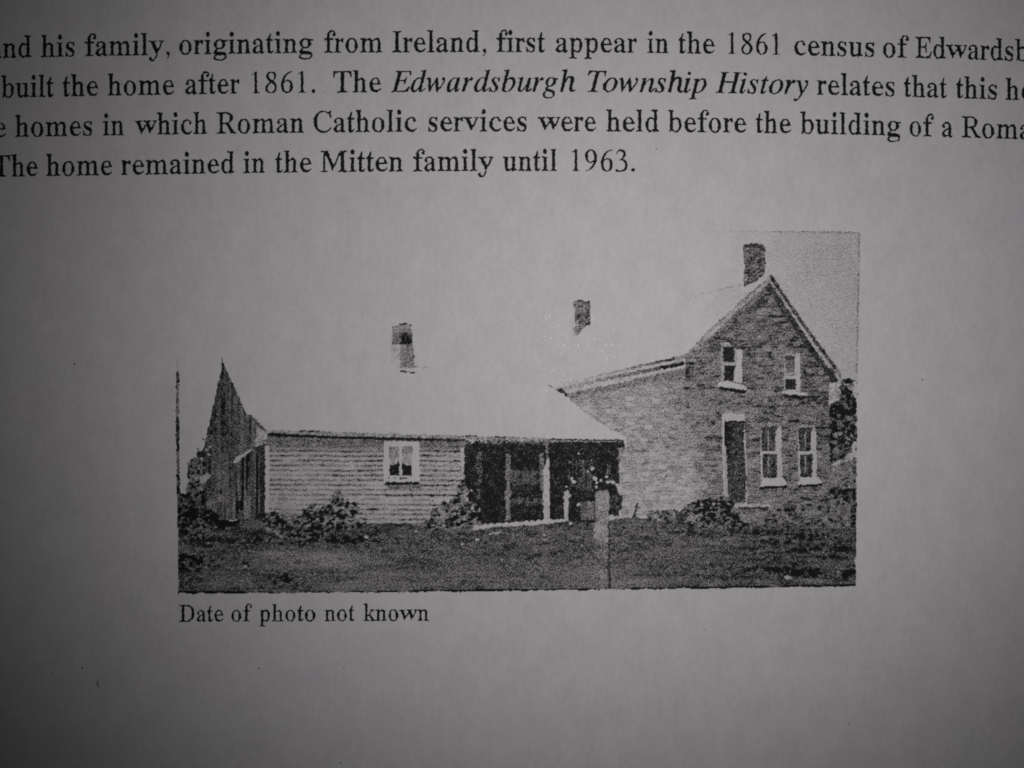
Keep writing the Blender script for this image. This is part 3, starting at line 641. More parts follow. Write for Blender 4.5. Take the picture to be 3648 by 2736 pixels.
def inside(pts, jit=1.2, big=0.0):
    """mask of a polygon, its edge roughened like toner"""
    xs, ys = [p[0] for p in pts], [p[1] for p in pts]
    m = np.zeros(X.shape, bool)
    pad = 6 + 3 * jit + 4 * big
    i0, i1 = np.searchsorted(gx, (min(xs) - pad, max(xs) + pad))
    j0, j1 = np.searchsorted(gy, (min(ys) - pad, max(ys) + pad))
    sl = (slice(j0, j1), slice(i0, i1))
    px, py = X[sl] + jit * JX[sl] + big * BX[sl], Y[sl] + jit * JY[sl] + big * BY[sl]
    c = np.zeros(px.shape, bool)
    n = len(pts)
    for k in range(n):
        (xa, ya), (xb, yb) = pts[k], pts[(k + 1) % n]
        if ya == yb:
            continue
        hit = (ya > py) != (yb > py)
        c ^= hit & (px < (xb - xa) * (py - ya) / (yb - ya) + xa)
    m[sl] = c
    return m


def put(pts, tone, k=None, jit=1.2, big=0.0, only=None):
    m = inside(pts, jit, big)
    if only is not None:
        m &= only
    if np.ndim(tone):
        T[m] = tone[m]
    else:
        T[m] = tone
    if k is not None:
        ID[m] = k
    return m


def rect(R, x0, y0, x1, y1):
    return R(x0, y0, x1, y0, x1, y1, x0, y1)


def sstep(a, b, v):
    t = np.clip((v - a) / (b - a), 0, 1)
    return t * t * (3 - 2 * t)


def stroke(a, b, w0, w1=None):
    (xa, ya), (xb, yb) = a, b
    w1 = w0 if w1 is None else w1
    d = math.hypot(xb - xa, yb - ya)
    nx, ny = -(yb - ya) / d, (xb - xa) / d
    return [(xa + nx * w0 / 2, ya + ny * w0 / 2), (xb + nx * w1 / 2, yb + ny * w1 / 2), (xb - nx * w1 / 2, yb - ny * w1 / 2), (xa - nx * w0 / 2, ya - ny * w0 / 2)]


def blob(R, x, y, r, tone=0.0, k=None, sq=1.0):
    c = R(x, y)[0]
    s = (R(1, 0)[0][0] - R(0, 0)[0][0])
    a = [t * math.pi / 5 for t in range(10)]
    put([(c[0] + r * s * math.cos(t) * (0.8 + 0.35 * rng.random()), c[1] + sq * r * s * math.sin(t) * (0.8 + 0.35 * rng.random())) for t in a], tone, k, 1.0)


# --- sky at the far right: scattered dots, denser towards the corner
sky = sstep(2380, 3060, X) ** 1.4 * (0.08 + 0.09 * sstep(1500, 850, Y)) + 0.012 * vn(50, 50, 30) * sstep(2400, 2700, X)
T = np.where(X > 2380, np.clip(sky, 0, 1), T)
T[inside([(2380, 812), (3075, 812), (3075, 829), (2400, 822)], 0.6)] = 0
put([(2420, 822), (3056, 828), (3056, 834), (2420, 827)], np.clip(0.6 * sstep(2420, 3100, X) + 0.16 * fine * sstep(2420, 2700, X), 0, 1), None, 0.8)
put([(3050, 830), (3057, 830), (3046, 1330), (3041, 1330)], 0.42 + 0.15 * fine, None, 0.8)
# faint ridge line of the main roof
put(stroke(*R6(-40, 880, 760, 680), 9), np.clip((0.18 + 0.12 * fine) * sstep(2400, 2500, X), 0, 1), None, 1.5)
roof_blank = R6(-60, 910, 760, 712, 930, 640, 1062, 566, 1000, 640, 760, 862, 420, 1152, 130, 1452, -60, 1525)
put(roof_blank, np.clip(0.06 * sstep(2420, 2640, X), 0, 1), None, 1.0)

# --- chimneys
k = part('chimney', 'pale streaked chimney with dark bands on the low roof')
m = put(R11(240, 285, 300, 255, 365, 250, 415, 262, 425, 430, 438, 500, 437, 640, 457, 690, 310, 678, 290, 640, 225, 620, 225, 480, 240, 400), 0.3, k, 1.5)
u, v = (X - 1300) * 2.4578, (Y - 1050) * 2.4578
t1 = np.where(v < 330, 0.42 + 0.16 * fine, np.where(v < 434, np.where(u > 300, 0.95, 0.66) + 0.13 * fine, np.where(u > 312, 0.56, 0.13) + 0.12 * fine))
t1 = np.where((v > 645), 0.05, t1)
T[m] = np.clip(t1, 0, 1)[m]
for r in ((305, 249, 370, 264), (392, 260, 416, 278), (312, 415, 372, 432)):
    put(rect(R11, *r), 0.98, k, 0.8)
put(R11(305, 664, 340, 664, 376, 678, 372, 686, 320, 680), 1, k, 0.7)
put(R11(382, 672, 455, 678, 459, 693, 400, 690), 0.95, k, 0.8)
put(R11(432, 622, 470, 622, 470, 640, 432, 638), 0.75, None, 1)
put(R11(470, 628, 590, 632, 590, 645, 470, 642), 0.30, None, 1.5)
k = part('chimney', 'narrow speckled chimney behind the join of the two roofs')
put(R11(1815, 62, 1860, 45, 1970, 60, 1972, 270, 1930, 285, 1862, 355, 1815, 368, 1815, 290, 1832, 280, 1824, 120), np.clip(0.62 + 0.16 * fine + 0.15 * sstep(1830, 1970, (X - 1300) * 2.4578), 0, 1), k, 1.3)
for r in ((1855, 44, 1890, 62), (1922, 56, 1970, 76), (1858, 92, 1905, 122), (1950, 225, 1970, 272)):
    put(rect(R11, *r), 0.93, k, 1)
k = part('chimney', 'dark tall stone chimney on the gable roof')
put(R6(770, 240, 860, 211, 960, 232, 1000, 250, 1018, 300, 1010, 380, 1012, 552, 920, 642, 770, 702, 770, 600, 780, 480, 766, 330), np.clip(0.80 + 0.09 * fine + 0.06 * stone, 0, 1), k, 1.2)
put(R6(770, 240, 860, 211, 960, 232, 1000, 250, 1015, 320, 980, 300, 860, 250, 775, 285), 0.93, k, 1)
put(R6(770, 702, 860, 672, 925, 640, 990, 575, 940, 585, 900, 640, 770, 682), 0.93, k, 1)
put(rect(R6, 790, 330, 880, 380), 0.62, k, 2)
put(rect(R6, 905, 520, 950, 560), 0.6, k, 2)

# --- left border line
k = part('border_line')
put(R1(103, 455, 150, 450, 156, 1100, 166, 1800, 175, 2080, 120, 2080, 112, 1700, 104, 1100), np.clip(0.83 + 0.12 * fine + 0.10 * vn(30, 22, 31), 0, 1), k, 1.4)
put(R1(95, 230, 140, 230, 150, 450, 100, 450), 0.10 + 0.06 * fine, None, 1)

# --- wooden gable of the rear wing
k = part('barn_gable', 'dark wooden gable end at the back of the low wing')
gable = R1(700, 258, 722, 270, 735, 335, 800, 480, 900, 690, 985, 890, 1035, 1010, 1085, 1018, 1180, 1110, 1300, 1245, 1335, 1300, 1335, 2400, 250, 2400, 300, 1900, 440, 1600, 510, 1280, 560, 1050, 640, 690, 700, 420)
m = put(gable, np.clip(0.83 + 0.05 * board + 0.03 * fine - 0.10 * sstep(1290, 1420, Y) * sstep(820, 930, X), 0, 1), k, 1.2)
put(R1(712, 315, 728, 345, 735, 480, 725, 640, 670, 850, 640, 1050, 590, 1290, 510, 1280, 560, 1050, 640, 690, 700, 420), np.clip(0.93 + 0.04 * fine, 0, 1), k, 1.6)
put(stroke(*R1(1070, 1020, 1300, 1245), 10), 0.86, k, 1)
put(R1(1180, 1190, 1290, 1250, 1330, 1310, 1335, 1385, 1160, 1420, 1170, 1330), np.clip(0.18 + 0.12 * fine, 0, 1), k, 2)
put(R1(1230, 1350, 1330, 1345, 1330, 1372, 1250, 1370), 0.85, k, 1.2)
dk = np.clip(0.88 + 0.06 * board, 0, 1)
put(R1(1140, 1440, 1282, 1405, 1282, 2350, 1130, 2350, 870, 1900, 880, 1645, 1100, 1490), np.clip(0.87 + 0.06 * board, 0, 1), k, 1.2)
put(R1(1145, 1440, 1282, 1408, 1282, 1659, 1215, 1659, 1215, 1560, 1150, 1500), 0.93, k, 1.5)
put(R1(860, 1645, 900, 1580, 1080, 1478, 1110, 1482, 1060, 1530, 890, 1660), 0.06, k, 1)
put(R2(1212, 0, 1282, 0, 1282, 640, 1300, 740, 1120, 775, 1160, 690, 1215, 640), 0.96, k, 1.3)
for (x0, y0, x1, y1, t) in ((800, 190, 1200, 400, .80), (860, 430, 1120, 640, .74), (640, 120, 800, 520, .82), (900, 500, 990, 610, .92), (1000, 460, 1110, 760, .70)):
    put(rect(R2, x0, y0, x1, y1), np.clip(t + 0.08 * board + 0.04 * fine, 0, 1), k, 2, 1.5)

# --- bright gap and creeper at the left
put(R2(162, -160, 330, -160, 270, 60, 268, 240, 245, 372, 175, 372), 0.0, 0, 1.0, 1.5)
k = part('shrub', 'tall dark shrub at the left border of the picture')
put(R2(300, -60, 420, -90, 520, 60, 560, 260, 470, 420, 350, 480, 240, 400, 262, 250, 280, 40), np.clip(0.82 + 0.13 * leaf, 0, 1), k, 2, 2)
for (x, y, r, t) in ((470, 1340, 22, .92), (540, 1320, 34, .8), (395, 1475, 20, .85), (420, 1540, 48, .97), (480, 1500, 40, .92), (520, 1590, 52, .9), (360, 1640, 50, .8), (560, 1390, 40, .85), (450, 1620, 40, .85), (330, 1650, 34, .75)):
    blob(R1, x, y, r, t, k)
for (x, y, r) in ((545, 1545, 24), (505, 1480, 16), (560, 1440, 18), (440, 1600, 14)):
    blob(R1, x, y, r, 0.12, k)
put(R2(425, 175, 480, 150, 560, 140, 560, 180, 500, 230, 455, 270, 430, 240), 0.15, k, 1.5)
put(R2(430, 310, 455, 310, 470, 350, 445, 370), 0.15, k, 1)
for (x, y, r) in ((310, 470, 50), (330, 680, 45), (300, 560, 26), (690, 460, 35), (560, 530, 40)):
    blob(R2, x, y, r, 0.52, k, 1.5)

# --- lawn
k = part('lawn', 'grainy grey lawn along the bottom of the picture')
base = 0.835 + 0.03 * sstep(1100, 640, X) + 0.05 * sstep(2300, 2950, X) - 0.05 * sstep(1990, 2060, Y) * sstep(1000, 1200, X) * sstep(2500, 2200, X)
base += 0.06 * sstep(1960, 1900, Y) * sstep(1700, 1300, X)
gr = np.clip(base + (0.042 + 0.03 * sstep(1300, 800, X)) * grass + 0.03 * vn(120, 8, 41) + 0.015 * fine, 0.2, 0.97)
lawn = [(634, 1756), (668, 1758), (700, 1775), (800, 1850), (960, 1845), (1160, 1862), (1340, 1858), (1550, 1850), (1640, 1868), (1690, 1860), (2010, 1850), (2130, 1850), (2250, 1838), (2400, 1838), (2600, 1850), (2900, 1836), (3043, 1820), (3041, 2084), (2700, 2090), (2250, 2096), (1800, 2101.5), (1350, 2107), (900, 2111), (637, 2112)]
put(lawn, gr, k, 1.0, 1.5)
lm = ID == k
# lighter and darker patches of the grass
for (R, x, y, w, h, t) in ((R9, 1350, 590, 560, 80, -.22), (R9, 1900, 820, 420, 90, -.12), (R9, 620, 760, 300, 80, -.08), (R9, 1060, 520, 190, 26, -.24), (R9, 1600, 545, 300, 30, -.14), (R9, 1750, 640, 110, 60, -.14), (R9, 1340, 640, 260, 28, -.10), (R9, 480, 830, 90, 60, -.15), (R9, 750, 800, 120, 40, -.13),
                          (R9, 520, 325, 180, 24, -.12), (R9, 300, 60, 60, 60, -.12), (R9, 820, 240, 120, 40, -.22), (R9, 300, 600, 160, 60, .10), (R9, 1700, 740, 160, 50, .16), (R9, 1100, 780, 90, 40, .12),
                          (R9, 240, 120, 110, 120, .12), (R9, 560, 200, 160, 70, .13), (R9, 330, 300, 90, 60, .10), (R9, 1500, 390, 500, 40, .06), (R10, 1850, 640, 300, 120, -.10), (R10, 700, 560, 420, 110, -.05), (R10, 1960, 250, 70, 60, -.22),
                          (R8, 550, 780, 330, 60, -.07), (R8, 1500, 640, 520, 40, .06), (R8, 1700, 760, 240, 50, .05), (R8, 1200, 920, 320, 40, .03), (R8, 1700, 1020, 120, 20, -.24), (R8, 820, 1045, 80, 26, -.14), (R8, 1320, 1040, 60, 24, -.14), (R8, 150, 1040, 240, 40, -.15), (R8, 1900, 960, 260, 40, .05),
                          (R8, 1250, 460, 240, 44, -.13), (R8, 1780, 480, 320, 26, -.03)):
    c = R(x, y)[0]
    s = R(1, 0)[0][0] - R(0, 0)[0][0]
    d = ((X - c[0]) / (w * s)) ** 2 + ((Y - c[1]) / (h * s)) ** 2
    T[lm] += (t * np.exp(-d) * (1 + 0.45 * grass))[lm]
T[lm] = np.clip(T[lm], 0.05, 1)
# darker ragged toner along the lower rim of the print
rim = np.interp(gx, [637, 1350, 2250, 3041], [2112, 2107, 2096.5, 2084])
edge = (Y > rim[None, :] - 7) & lm
T[edge] = np.clip(T + 0.22 + 0.22 * vn(55, 60, 33), 0, 1)[edge]
put(R9(740, 610, 790, 598, 815, 612, 800, 640, 745, 642), 0.97, k, 1.5)
for (R, x, y, r) in ((R9, 1118, 356, 24), (R9, 1955, 360, 28), (R9, 405, 425, 13), (R9, 770, 652, 20), (R10, 865, 342, 24), (R10, 1450, 302, 14), (R10, 1455, 340, 14), (R10, 1080, 517, 14), (R10, 497, 640, 10), (R10, 735, 385, 14), (R10, 332, 272, 14), (R8, 1475, 988, 34), (R10, 475, 218, 10)):
    blob(R, x, y, r, 0.16, k, 0.6)

# --- clapboard wall
k = part('clapboard_wall', 'pale wall of narrow horizontal boards under the long eave')
wall = [(960, 1540), (1300, 1552), (1657, 1562), (1657, 1862), (1340, 1862), (1160, 1862), (948, 1842), (948, 1585)]
ph = (Y - 1639.5 - 0.002 * (X - 1050) - 1.0 * vn(90, 200, 35) - 0.9 * vn(10, 9, 39)) / 17.25
amp = np.clip(0.70 + 0.26 * vn(60, 9, 36) + 0.2 * vn(200, 14, 37), 0.12, 1.0)
line = np.exp(-((ph - np.round(ph)) / 0.235) ** 2)
cb = 0.10 + 0.80 * amp * line + 0.09 * fine * (0.4 + line) + 0.03 * vn(40, 40, 38)
top = sstep(1618, 1575, Y - 0.01 * (X - 1000))
cb = cb * (1 - top) + (0.68 + 0.10 * fine + 0.08 * line) * top
put(wall, np.clip(cb, 0.02, 1), k, 0.8)
put([(948, 1588), (962, 1588), (962, 1822), (948, 1822)], 0.02, k, 0.8)
put([(1640, 1600), (1658, 1590), (1658, 1700), (1650, 1700)], 0.10, k, 1)
k = part('window', 'white framed window in the clapboard wall, lower panes black')
put(R3(812, 262, 1275, 268, 1278, 790, 815, 795, 800, 600), 0.015, k, 0.9)
cur = np.clip(0.48 + 0.16 * fine - 0.12 * sstep(1590, 1640, Y), 0, 1)
put(R3(872, 322, 1012, 335, 1012, 575, 882, 575), cur, k, 1.0)
put(R3(1040, 335, 1190, 322, 1172, 575, 1048, 575), cur, k, 1.0)
put(R3(884, 565, 935, 578, 985, 558, 1002, 515, 1014, 570, 1014, 708, 884, 706), 0.985, k, 0.7)
put(R3(1048, 530, 1065, 560, 1110, 582, 1172, 572, 1172, 708, 1046, 708), 0.985, k, 0.7)
for r in ((862, 738, 890, 754), (938, 738, 966, 752), (1008, 732, 1112, 756)):
    put(rect(R3, *r), 0.85, k, 1)
put(R3(812, 812, 860, 796, 1275, 794, 1280, 818, 1240, 826, 820, 830), 0.99, k, 0.8)
put(R3(850, 832, 1305, 828, 1300, 882, 860, 890), np.clip(0.62 + 0.15 * fine, 0, 1), None, 2)

# --- eave of the low wing
k = part('eave_board', 'dark shadow line of the eave along the low wing')
put([(955, 1531), (1150, 1534), (1350, 1542), (1550, 1547), (1660, 1549), (1800, 1553), (2010, 1562), (2215, 1563), (2225, 1573), (2000, 1578), (1660, 1566), (1300, 1560), (958, 1548)], np.clip(0.40 + 0.16 * fine, 0, 1), k, 1.6)
put([(958, 1541), (1150, 1552), (1400, 1557), (1600, 1562), (1662, 1564), (1662, 1571), (1400, 1567), (1150, 1561), (955, 1553)], 0.985, k, 1.0)
for a, b in (((1070, 1535), (1140, 1535)), ((1660, 1551), (1700, 1552)), ((1764, 1555), (1802, 1557)), ((1958, 1562), (2090, 1566)), ((2090, 1566), (2222, 1569))):
    put(stroke(a, b, 6.0), 0.95, k, 0.9)

# --- porch
k = part('porch', 'black shaded open porch under the low roof')
porch = R4(25, 275, 2105, 270, 2115, 400, 2060, 640, 2040, 900, 2045, 1235, 1700, 1330, 1330, 1300, 1050, 1300, 120, 1360, 0, 1350)
put(porch, np.clip(0.972 + 0.018 * fine, 0, 1), k, 1.2)
put(rect(R4, 20, 255, 1150, 300), np.clip(0.80 + 0.1 * fine, 0, 1), k, 3)
for (x0, y0, x1, y1, t) in ((185, 400, 250, 830, .86), (555, 430, 622, 1290, .72), (625, 640, 1050, 830, .87), (625, 1000, 1050, 1090, .88), (560, 800, 620, 1290, .60), (190, 880, 230, 1020, .72), (1000, 420, 1050, 900, .78), (1380, 500, 1700, 900, .89), (1530, 1040, 1720, 1290, .80), (2030, 340, 2112, 600, .58), (1880, 560, 1990, 700, .85)):
    put(rect(R4, x0, y0, x1, y1), np.clip(t + 0.05 * fine + 0.03 * board, 0, 1), k, 2, 0.5)
put(R4(620, 850, 900, 850, 900, 920, 620, 940), 0.95, k, 3)
kp = part('porch_post', 'tall white post in the middle of the porch')
put(R4(1100, 470, 1125, 480, 1135, 900, 1136, 1320, 1052, 1320, 1050, 620, 1085, 540), np.clip(0.10 + 0.05 * fine, 0, 1), kp, 1.0)
put(R4(1088, 275, 1120, 275, 1122, 480, 1085, 480), np.clip(0.52 + 0.15 * fine, 0, 1), kp, 1.2)
kp = part('porch_post', 'short white post right of the tall porch post')
put(R4(1312, 912, 1380, 905, 1420, 980, 1380, 990, 1378, 1300, 1328, 1300, 1322, 1000), np.clip(0.14 + 0.07 * fine, 0, 1), kp, 1.2)
kp = part('porch_floor', 'white edge of the porch floor')
put(R4(125, 1358, 560, 1322, 1060, 1286, 1335, 1278, 1340, 1300, 1060, 1345, 700, 1362, 300, 1396, 130, 1415), np.clip(0.05 + 0.03 * fine, 0, 1), kp, 1.2)
put(R4(165, 1430, 290, 1424, 290, 1444, 170, 1448), 0.93, None, 1.5)
put(R4(395, 1382, 640, 1372, 640, 1420, 400, 1428), 0.90, None, 2)
put(R4(640, 1372, 800, 1366, 790, 1400, 650, 1410), 0.80, None, 2)
put(R4(320, 1465, 490, 1440, 495, 1470, 330, 1485), 0.25, None, 1.5)

# --- stone house: side wall and front gable wall
k = part('stone_side_wall', 'pale mottled stone side wall of the main house')
side = R5(440, 965, 430, 930, 1970, 470, 2015, 480, 2015, 2500, 1140, 2540, 1120, 2300, 1120, 1830, 1180, 1690, 1212, 1600, 1215, 1500, 1000, 1400, 760, 1250, 480, 1030)
sd = 0.33 + 0.085 * stone + 0.03 * fine + 0.20 * sstep(2290, 2440, X) * sstep(1640, 1380, Y) - 0.12 * sstep(1600, 1760, Y)
sd += 0.10 * sstep(2080, 2010, X) * sstep(1540, 1400, Y)
under = (Y - (1390 - (X - 2020) * 0.20))
sd += 0.30 * np.exp(-((under - 12) / 26.0) ** 2) * (0.6 + 0.4 * sstep(2050, 2400, X))
put(side, np.clip(sd, 0.04, 0.95), k, 1.2)
kk = part('side_eave', 'banded eave running up to the stone gable')
put(R5(250, 845, 1960, 430, 1995, 480, 1990, 625, 440, 965, 300, 880), np.clip(0.10 + 0.06 * fine, 0, 1), kk, 1)
grow = sstep(2010, 2330, X)
put(stroke(*R5(360, 805, 1180, 612), 4, 9), np.clip(0.12 + 0.42 * grow + 0.14 * fine, 0, 1), kk, 1.6)
put(stroke(*R5(1180, 616, 1985, 440), 9, 13), np.clip(0.45 + 0.5 * sstep(2220, 2380, X) + 0.10 * fine, 0, 1), kk, 1.0)
put(stroke(*R5(300, 878, 1180, 690), 8, 14), np.clip(0.36 + 0.34 * grow + 0.14 * fine, 0, 1), kk, 1.5)
put(stroke(*R5(1180, 690, 1965, 535), 14, 13), np.clip(0.65 + 0.33 * sstep(2230, 2370, X) + 0.08 * fine, 0, 1), kk, 1.2)
put(stroke(*R5(440, 965, 1300, 790), 20, 24), np.clip(0.58 + 0.12 * fine + 0.06 * grow, 0, 1), kk, 2)
put(stroke(*R5(1300, 790, 1990, 640), 24, 26), np.clip(0.68 + 0.10 * fine, 0, 1), kk, 2)
put(R5(170, 828, 215, 815, 262, 850, 240, 862, 200, 838), 0.97, None, 0.9)
put(R5(270, 872, 380, 865, 440, 940, 445, 990, 380, 935), 0.96, kk, 1.0)

k = part('stone_front_wall', 'darker front gable wall of the stone house')
front = R6(1062, 640, 1120, 720, 1420, 1190, 1760, 1690) + R7(1830, 190, 1725, 205, 1722, 440, 1752, 480, 1752, 1500, 1770, 1790, 1000, 1780, 300, 1720, 110, 1690, 110, 200) + R6(120, 1480, 420, 1200, 760, 900)
fr = 0.71 + 0.088 * stone + 0.03 * fine
fr -= 0.20 * sstep(2560, 2440, X) * sstep(1330, 1560, Y) + 0.12 * sstep(1550, 1750, Y) * sstep(2900, 2500, X)
fr += 0.06 * sstep(1330, 1050, Y)
fr += 0.06 * sstep(2800, 2920, X) * sstep(1700, 1500, Y)
put(front, np.clip(fr, 0.08, 0.97), k, 1.2, 0.5)
foot = (ID == k) & (Y > 1800)
T[foot] = np.clip(0.68 + 0.10 * leaf + 0.12 * sstep(1835, 1865, Y) + 0.10 * sstep(2800, 2950, X), 0, 1)[foot]
cr = (ID == k) & (X < 2510) & (X > 2425)
mixw = sstep(2425, 2520, X)
T[cr] = (T * mixw + np.clip(sd + 0.12 * sstep(1600, 1400, Y), 0, 1) * (1 - mixw))[cr]
fm = ID == k
# shade under the rakes
put(R6(900, 880, 985, 828, 1050, 920, 1000, 930, 960, 880, 880, 950), 0.93, k, 2, only=None)
put(R6(1010, 700, 1062, 668, 1130, 760, 1280, 985, 1430, 1215, 1640, 1500, 1760, 1690, 1700, 1690, 1480, 1400, 1320, 1160, 1180, 970, 1090, 790, 1000, 750), np.clip(0.93 + 0.04 * fine, 0, 1), k, 2)
put(R6(500, 1285, 740, 1310, 740, 1330, 500, 1300), 0.92, k, 1.2)
put(R6(830, 960, 900, 900, 1000, 880, 1020, 930, 900, 1000, 780, 1010), np.clip(0.84 + 0.06 * stone, 0, 1), k, 3, 2)
put(R6(470, 1240, 620, 1130, 690, 1100, 640, 1200, 520, 1280), np.clip(0.82 + 0.06 * stone, 0, 1), k, 3, 2)
put(R6(350, 1400, 490, 1330, 510, 1420, 400, 1440), 0.88, k, 3, 2)
k = part('gable_rake', 'sloping roof edges framing the gable')
put(R6(1065, 570, 1075, 640, 930, 770, 640, 1020, 300, 1340, 120, 1500, 0, 1560, 0, 1495, 130, 1448, 420, 1150, 760, 860, 960, 690), np.clip(0.46 + 0.13 * fine, 0, 1), k, 1.6)
put(stroke(*R6(1010, 640, 700, 905), 5), 0.66, k, 1.5)
put(stroke(*R6(960, 730, 330, 1300), 14), np.clip(0.26 + 0.10 * fine, 0, 1), k, 1.6)
put(stroke(*R6(940, 790, 350, 1330), 10), np.clip(0.72 + 0.10 * fine, 0, 1), k, 1.6)
put(R6(1065, 566, 1100, 590, 1280, 870, 1540, 1240, 1835, 1645) + R7(1862, 140, 1850, 160, 1800, 110) + R6(1760, 1640, 1400, 1130, 1180, 800, 1070, 640), np.clip(0.34 + 0.11 * fine, 0, 1), k, 1.0)
put(R6(1060, 566, 1100, 590, 1280, 870, 1540, 1240, 1838, 1645, 1790, 1640, 1500, 1245, 1245, 885, 1070, 625), np.clip(0.90 + 0.06 * fine, 0, 1), k, 0.9)
put(R7(1800, 20, 1830, 20, 1866, 140, 1850, 160, 1790, 70), np.clip(0.62 + 0.1 * fine, 0, 1), k, 1)
put(R7(1700, 20, 1760, 40, 1832, 188, 1730, 205), 0.95, k, 1)

# --- windows of the stone house
k = part('window', 'upper window near the left slope of the gable')
put(R6(512, 1330, 600, 1330, 690, 1400, 750, 1420) + R7(752, 0, 752, 190, 520, 190) + R6(512, 1480), np.clip(0.36 + 0.1 * fine, 0, 1), k, 1)
put(R6(690, 1420, 746, 1425) + R7(750, 0, 748, 200, 660, 190, 672, 60) + R6(668, 1600, 700, 1560), 0.05, k, 1)
put(rect(R6, 540, 1382, 664, 1550), 0.97, k, 0.9)
put(rect(R6, 540, 1558, 690, 1585), 0.18, k, 0.9)
put(R6(556, 1588, 690, 1588) + R7(662, 60, 662, 176, 545, 174), 0.97, k, 0.9)
put(R7(480, 205, 560, 178, 800, 240, 800, 285, 600, 262, 490, 245), 0.04, k, 1)
put(R7(495, 244, 600, 256, 700, 268, 800, 288, 795, 322, 680, 304, 495, 274), 0.995, k, 0.9)
k = part('window', 'upper window near the right slope of the gable')
put(R6(1215, 1450, 1400, 1450) + R7(1405, 0, 1405, 290, 1220, 285), np.clip(0.34 + 0.1 * fine, 0, 1), k, 1)
put(R6(1340, 1520, 1360, 1470, 1400, 1455) + R7(1402, 290, 1345, 290), 0.06, k, 1)
put(R6(1232, 1480, 1345, 1478, 1338, 1659) + R7(1340, 88, 1235, 88), np.clip(0.74 + 0.08 * fine, 0, 1), k, 0.9)
put(rect(R6, 1232, 1478, 1345, 1520), 0.92, k, 1)
put(rect(R7, 1240, 88, 1350, 108), 0.2, k, 1)
put(rect(R7, 1250, 108, 1330, 122), 0.75, k, 1)
put(rect(R7, 1238, 124, 1360, 156), 0.12, k, 1)
put(rect(R7, 1240, 160, 1356, 272), 0.97, k, 0.9)
put(R7(1200, 290, 1300, 285, 1475, 318, 1475, 345, 1300, 330, 1200, 318), 0.04, k, 1)
put(R7(1212, 326, 1300, 334, 1465, 352, 1458, 392, 1330, 376, 1215, 350), 0.985, k, 1)
k = part('door', 'dark front door with a white lintel')
put(R7(500, 530, 520, 505, 780, 520, 780, 545, 520, 560), np.clip(0.42 + 0.1 * fine, 0, 1), k, 1.4)
put(R7(525, 548, 782, 548, 784, 628, 770, 640, 800, 1000, 805, 1545, 600, 1545, 545, 1480, 528, 900), 0.10, k, 1.2)
put(R7(555, 628, 768, 628, 772, 900, 790, 1100, 795, 1540, 605, 1540, 580, 1300, 556, 900), np.clip(0.90 + 0.04 * fine + 0.10 * sstep(2600, 2575, X) + 0.05 * sstep(1640, 1560, Y), 0, 1), k, 1)
put(R7(555, 628, 768, 628, 768, 645, 555, 645), 0.97, k, 0.8)
put(R7(545, 900, 572, 900, 596, 1480, 560, 1480), 0.22, k, 1)
k = part('door_step', 'pale step below the front door')
put(R7(600, 1560, 700, 1550, 1065, 1558, 1060, 1585, 700, 1590, 620, 1590), np.clip(0.16 + 0.08 * fine, 0, 1), k, 1.4)
put(R7(700, 1590, 1050, 1585, 1050, 1610, 720, 1616), 0.94, k, 1)


def sash_window(label, x0, x1, xm, cx1, y0, ys, y1, dx, sill, lint):
    k = part('window', label)
    put(R7(x0 - 22, y0 - 40, cx1 - 30, y0 - 45, cx1 - 30, y0, x0 - 10, y0 + 10), np.clip(0.5 + 0.1 * fine, 0, 1), k, 1.2)
    put(R7(x1 - 15, y0 + 40, cx1 - 22, y0 - 12, cx1 - 14, y0 + 60, cx1 - 4, y1 + 15, x0 - 4, y1 + 15, x0 - 8, y0 + 40), 0.11, k, 1)
    put(R7(x0, y0, x1 + 25, y0 - 8, x1, y0 + 50, x1 - 4, ys - 8, x0 + 4, ys - 8), np.clip(0.91 + 0.04 * fine, 0, 1), k, 0.9)
    put(R7(x0 + dx, ys + 26, x1 + dx, ys + 22, x1 + dx, y1, x0 + dx + 6, y1 + 4), np.clip(0.92 + 0.04 * fine, 0, 1), k, 0.9)
    put(R7(x0 - 10, ys, x1 + 8, ys - 2, x1 + 8, ys + 20, x0 - 4, ys + 22), 0.05, k, 0.7)
    put(R7(xm - 7, y0 + 40, xm + 7, y0 + 40, xm + 5, ys - 15, xm - 6, ys - 15), np.clip(0.34 + 0.1 * fine, 0, 1), k, 0.9)
    put(R7(xm - 7, ys + 50, xm + 7, ys + 50, xm + 7, y1 - 50, xm - 4, y1 - 50), np.clip(0.34 + 0.1 * fine, 0, 1), k, 0.9)
    put(R7(*sill), 0.03, k, 1)
    (sx0, sy0), (sx1, sy1) = (sill[-2], sill[-1]), (sill[-4], sill[-3])
    put(R7(sx0, sy0 - 2, sx1, sy1 - 2, sx1 - 4, sy1 + 30, sx0 + 12, sy0 + 32), 0.995, k, 1)
    put(R7(sx0 + 20, sy0 + 26, sx1 - 10, sy1 + 24, sx1 - 20, sy1 + 60, sx0 + 60, sy0 + 64), np.clip(0.74 + 0.1 * fine, 0, 1), None, 2)
    put(R7(*lint), 0.86, None, 1.4)


sash_window('left one of the two tall windows beside the door', 965, 1128, 1046, 1205, 692, 972, 1264, 14, (990, 1268, 1215, 1268, 1258, 1350, 940, 1362), (940, 628, 1190, 628, 1190, 648, 950, 645))
sash_window('right one of the two tall windows beside the door', 1384, 1522, 1458, 1592, 705, 975, 1254, 12, (1405, 1262, 1605, 1255, 1648, 1328, 1372, 1346), (1380, 640, 1600, 655, 1570, 672, 1400, 655))

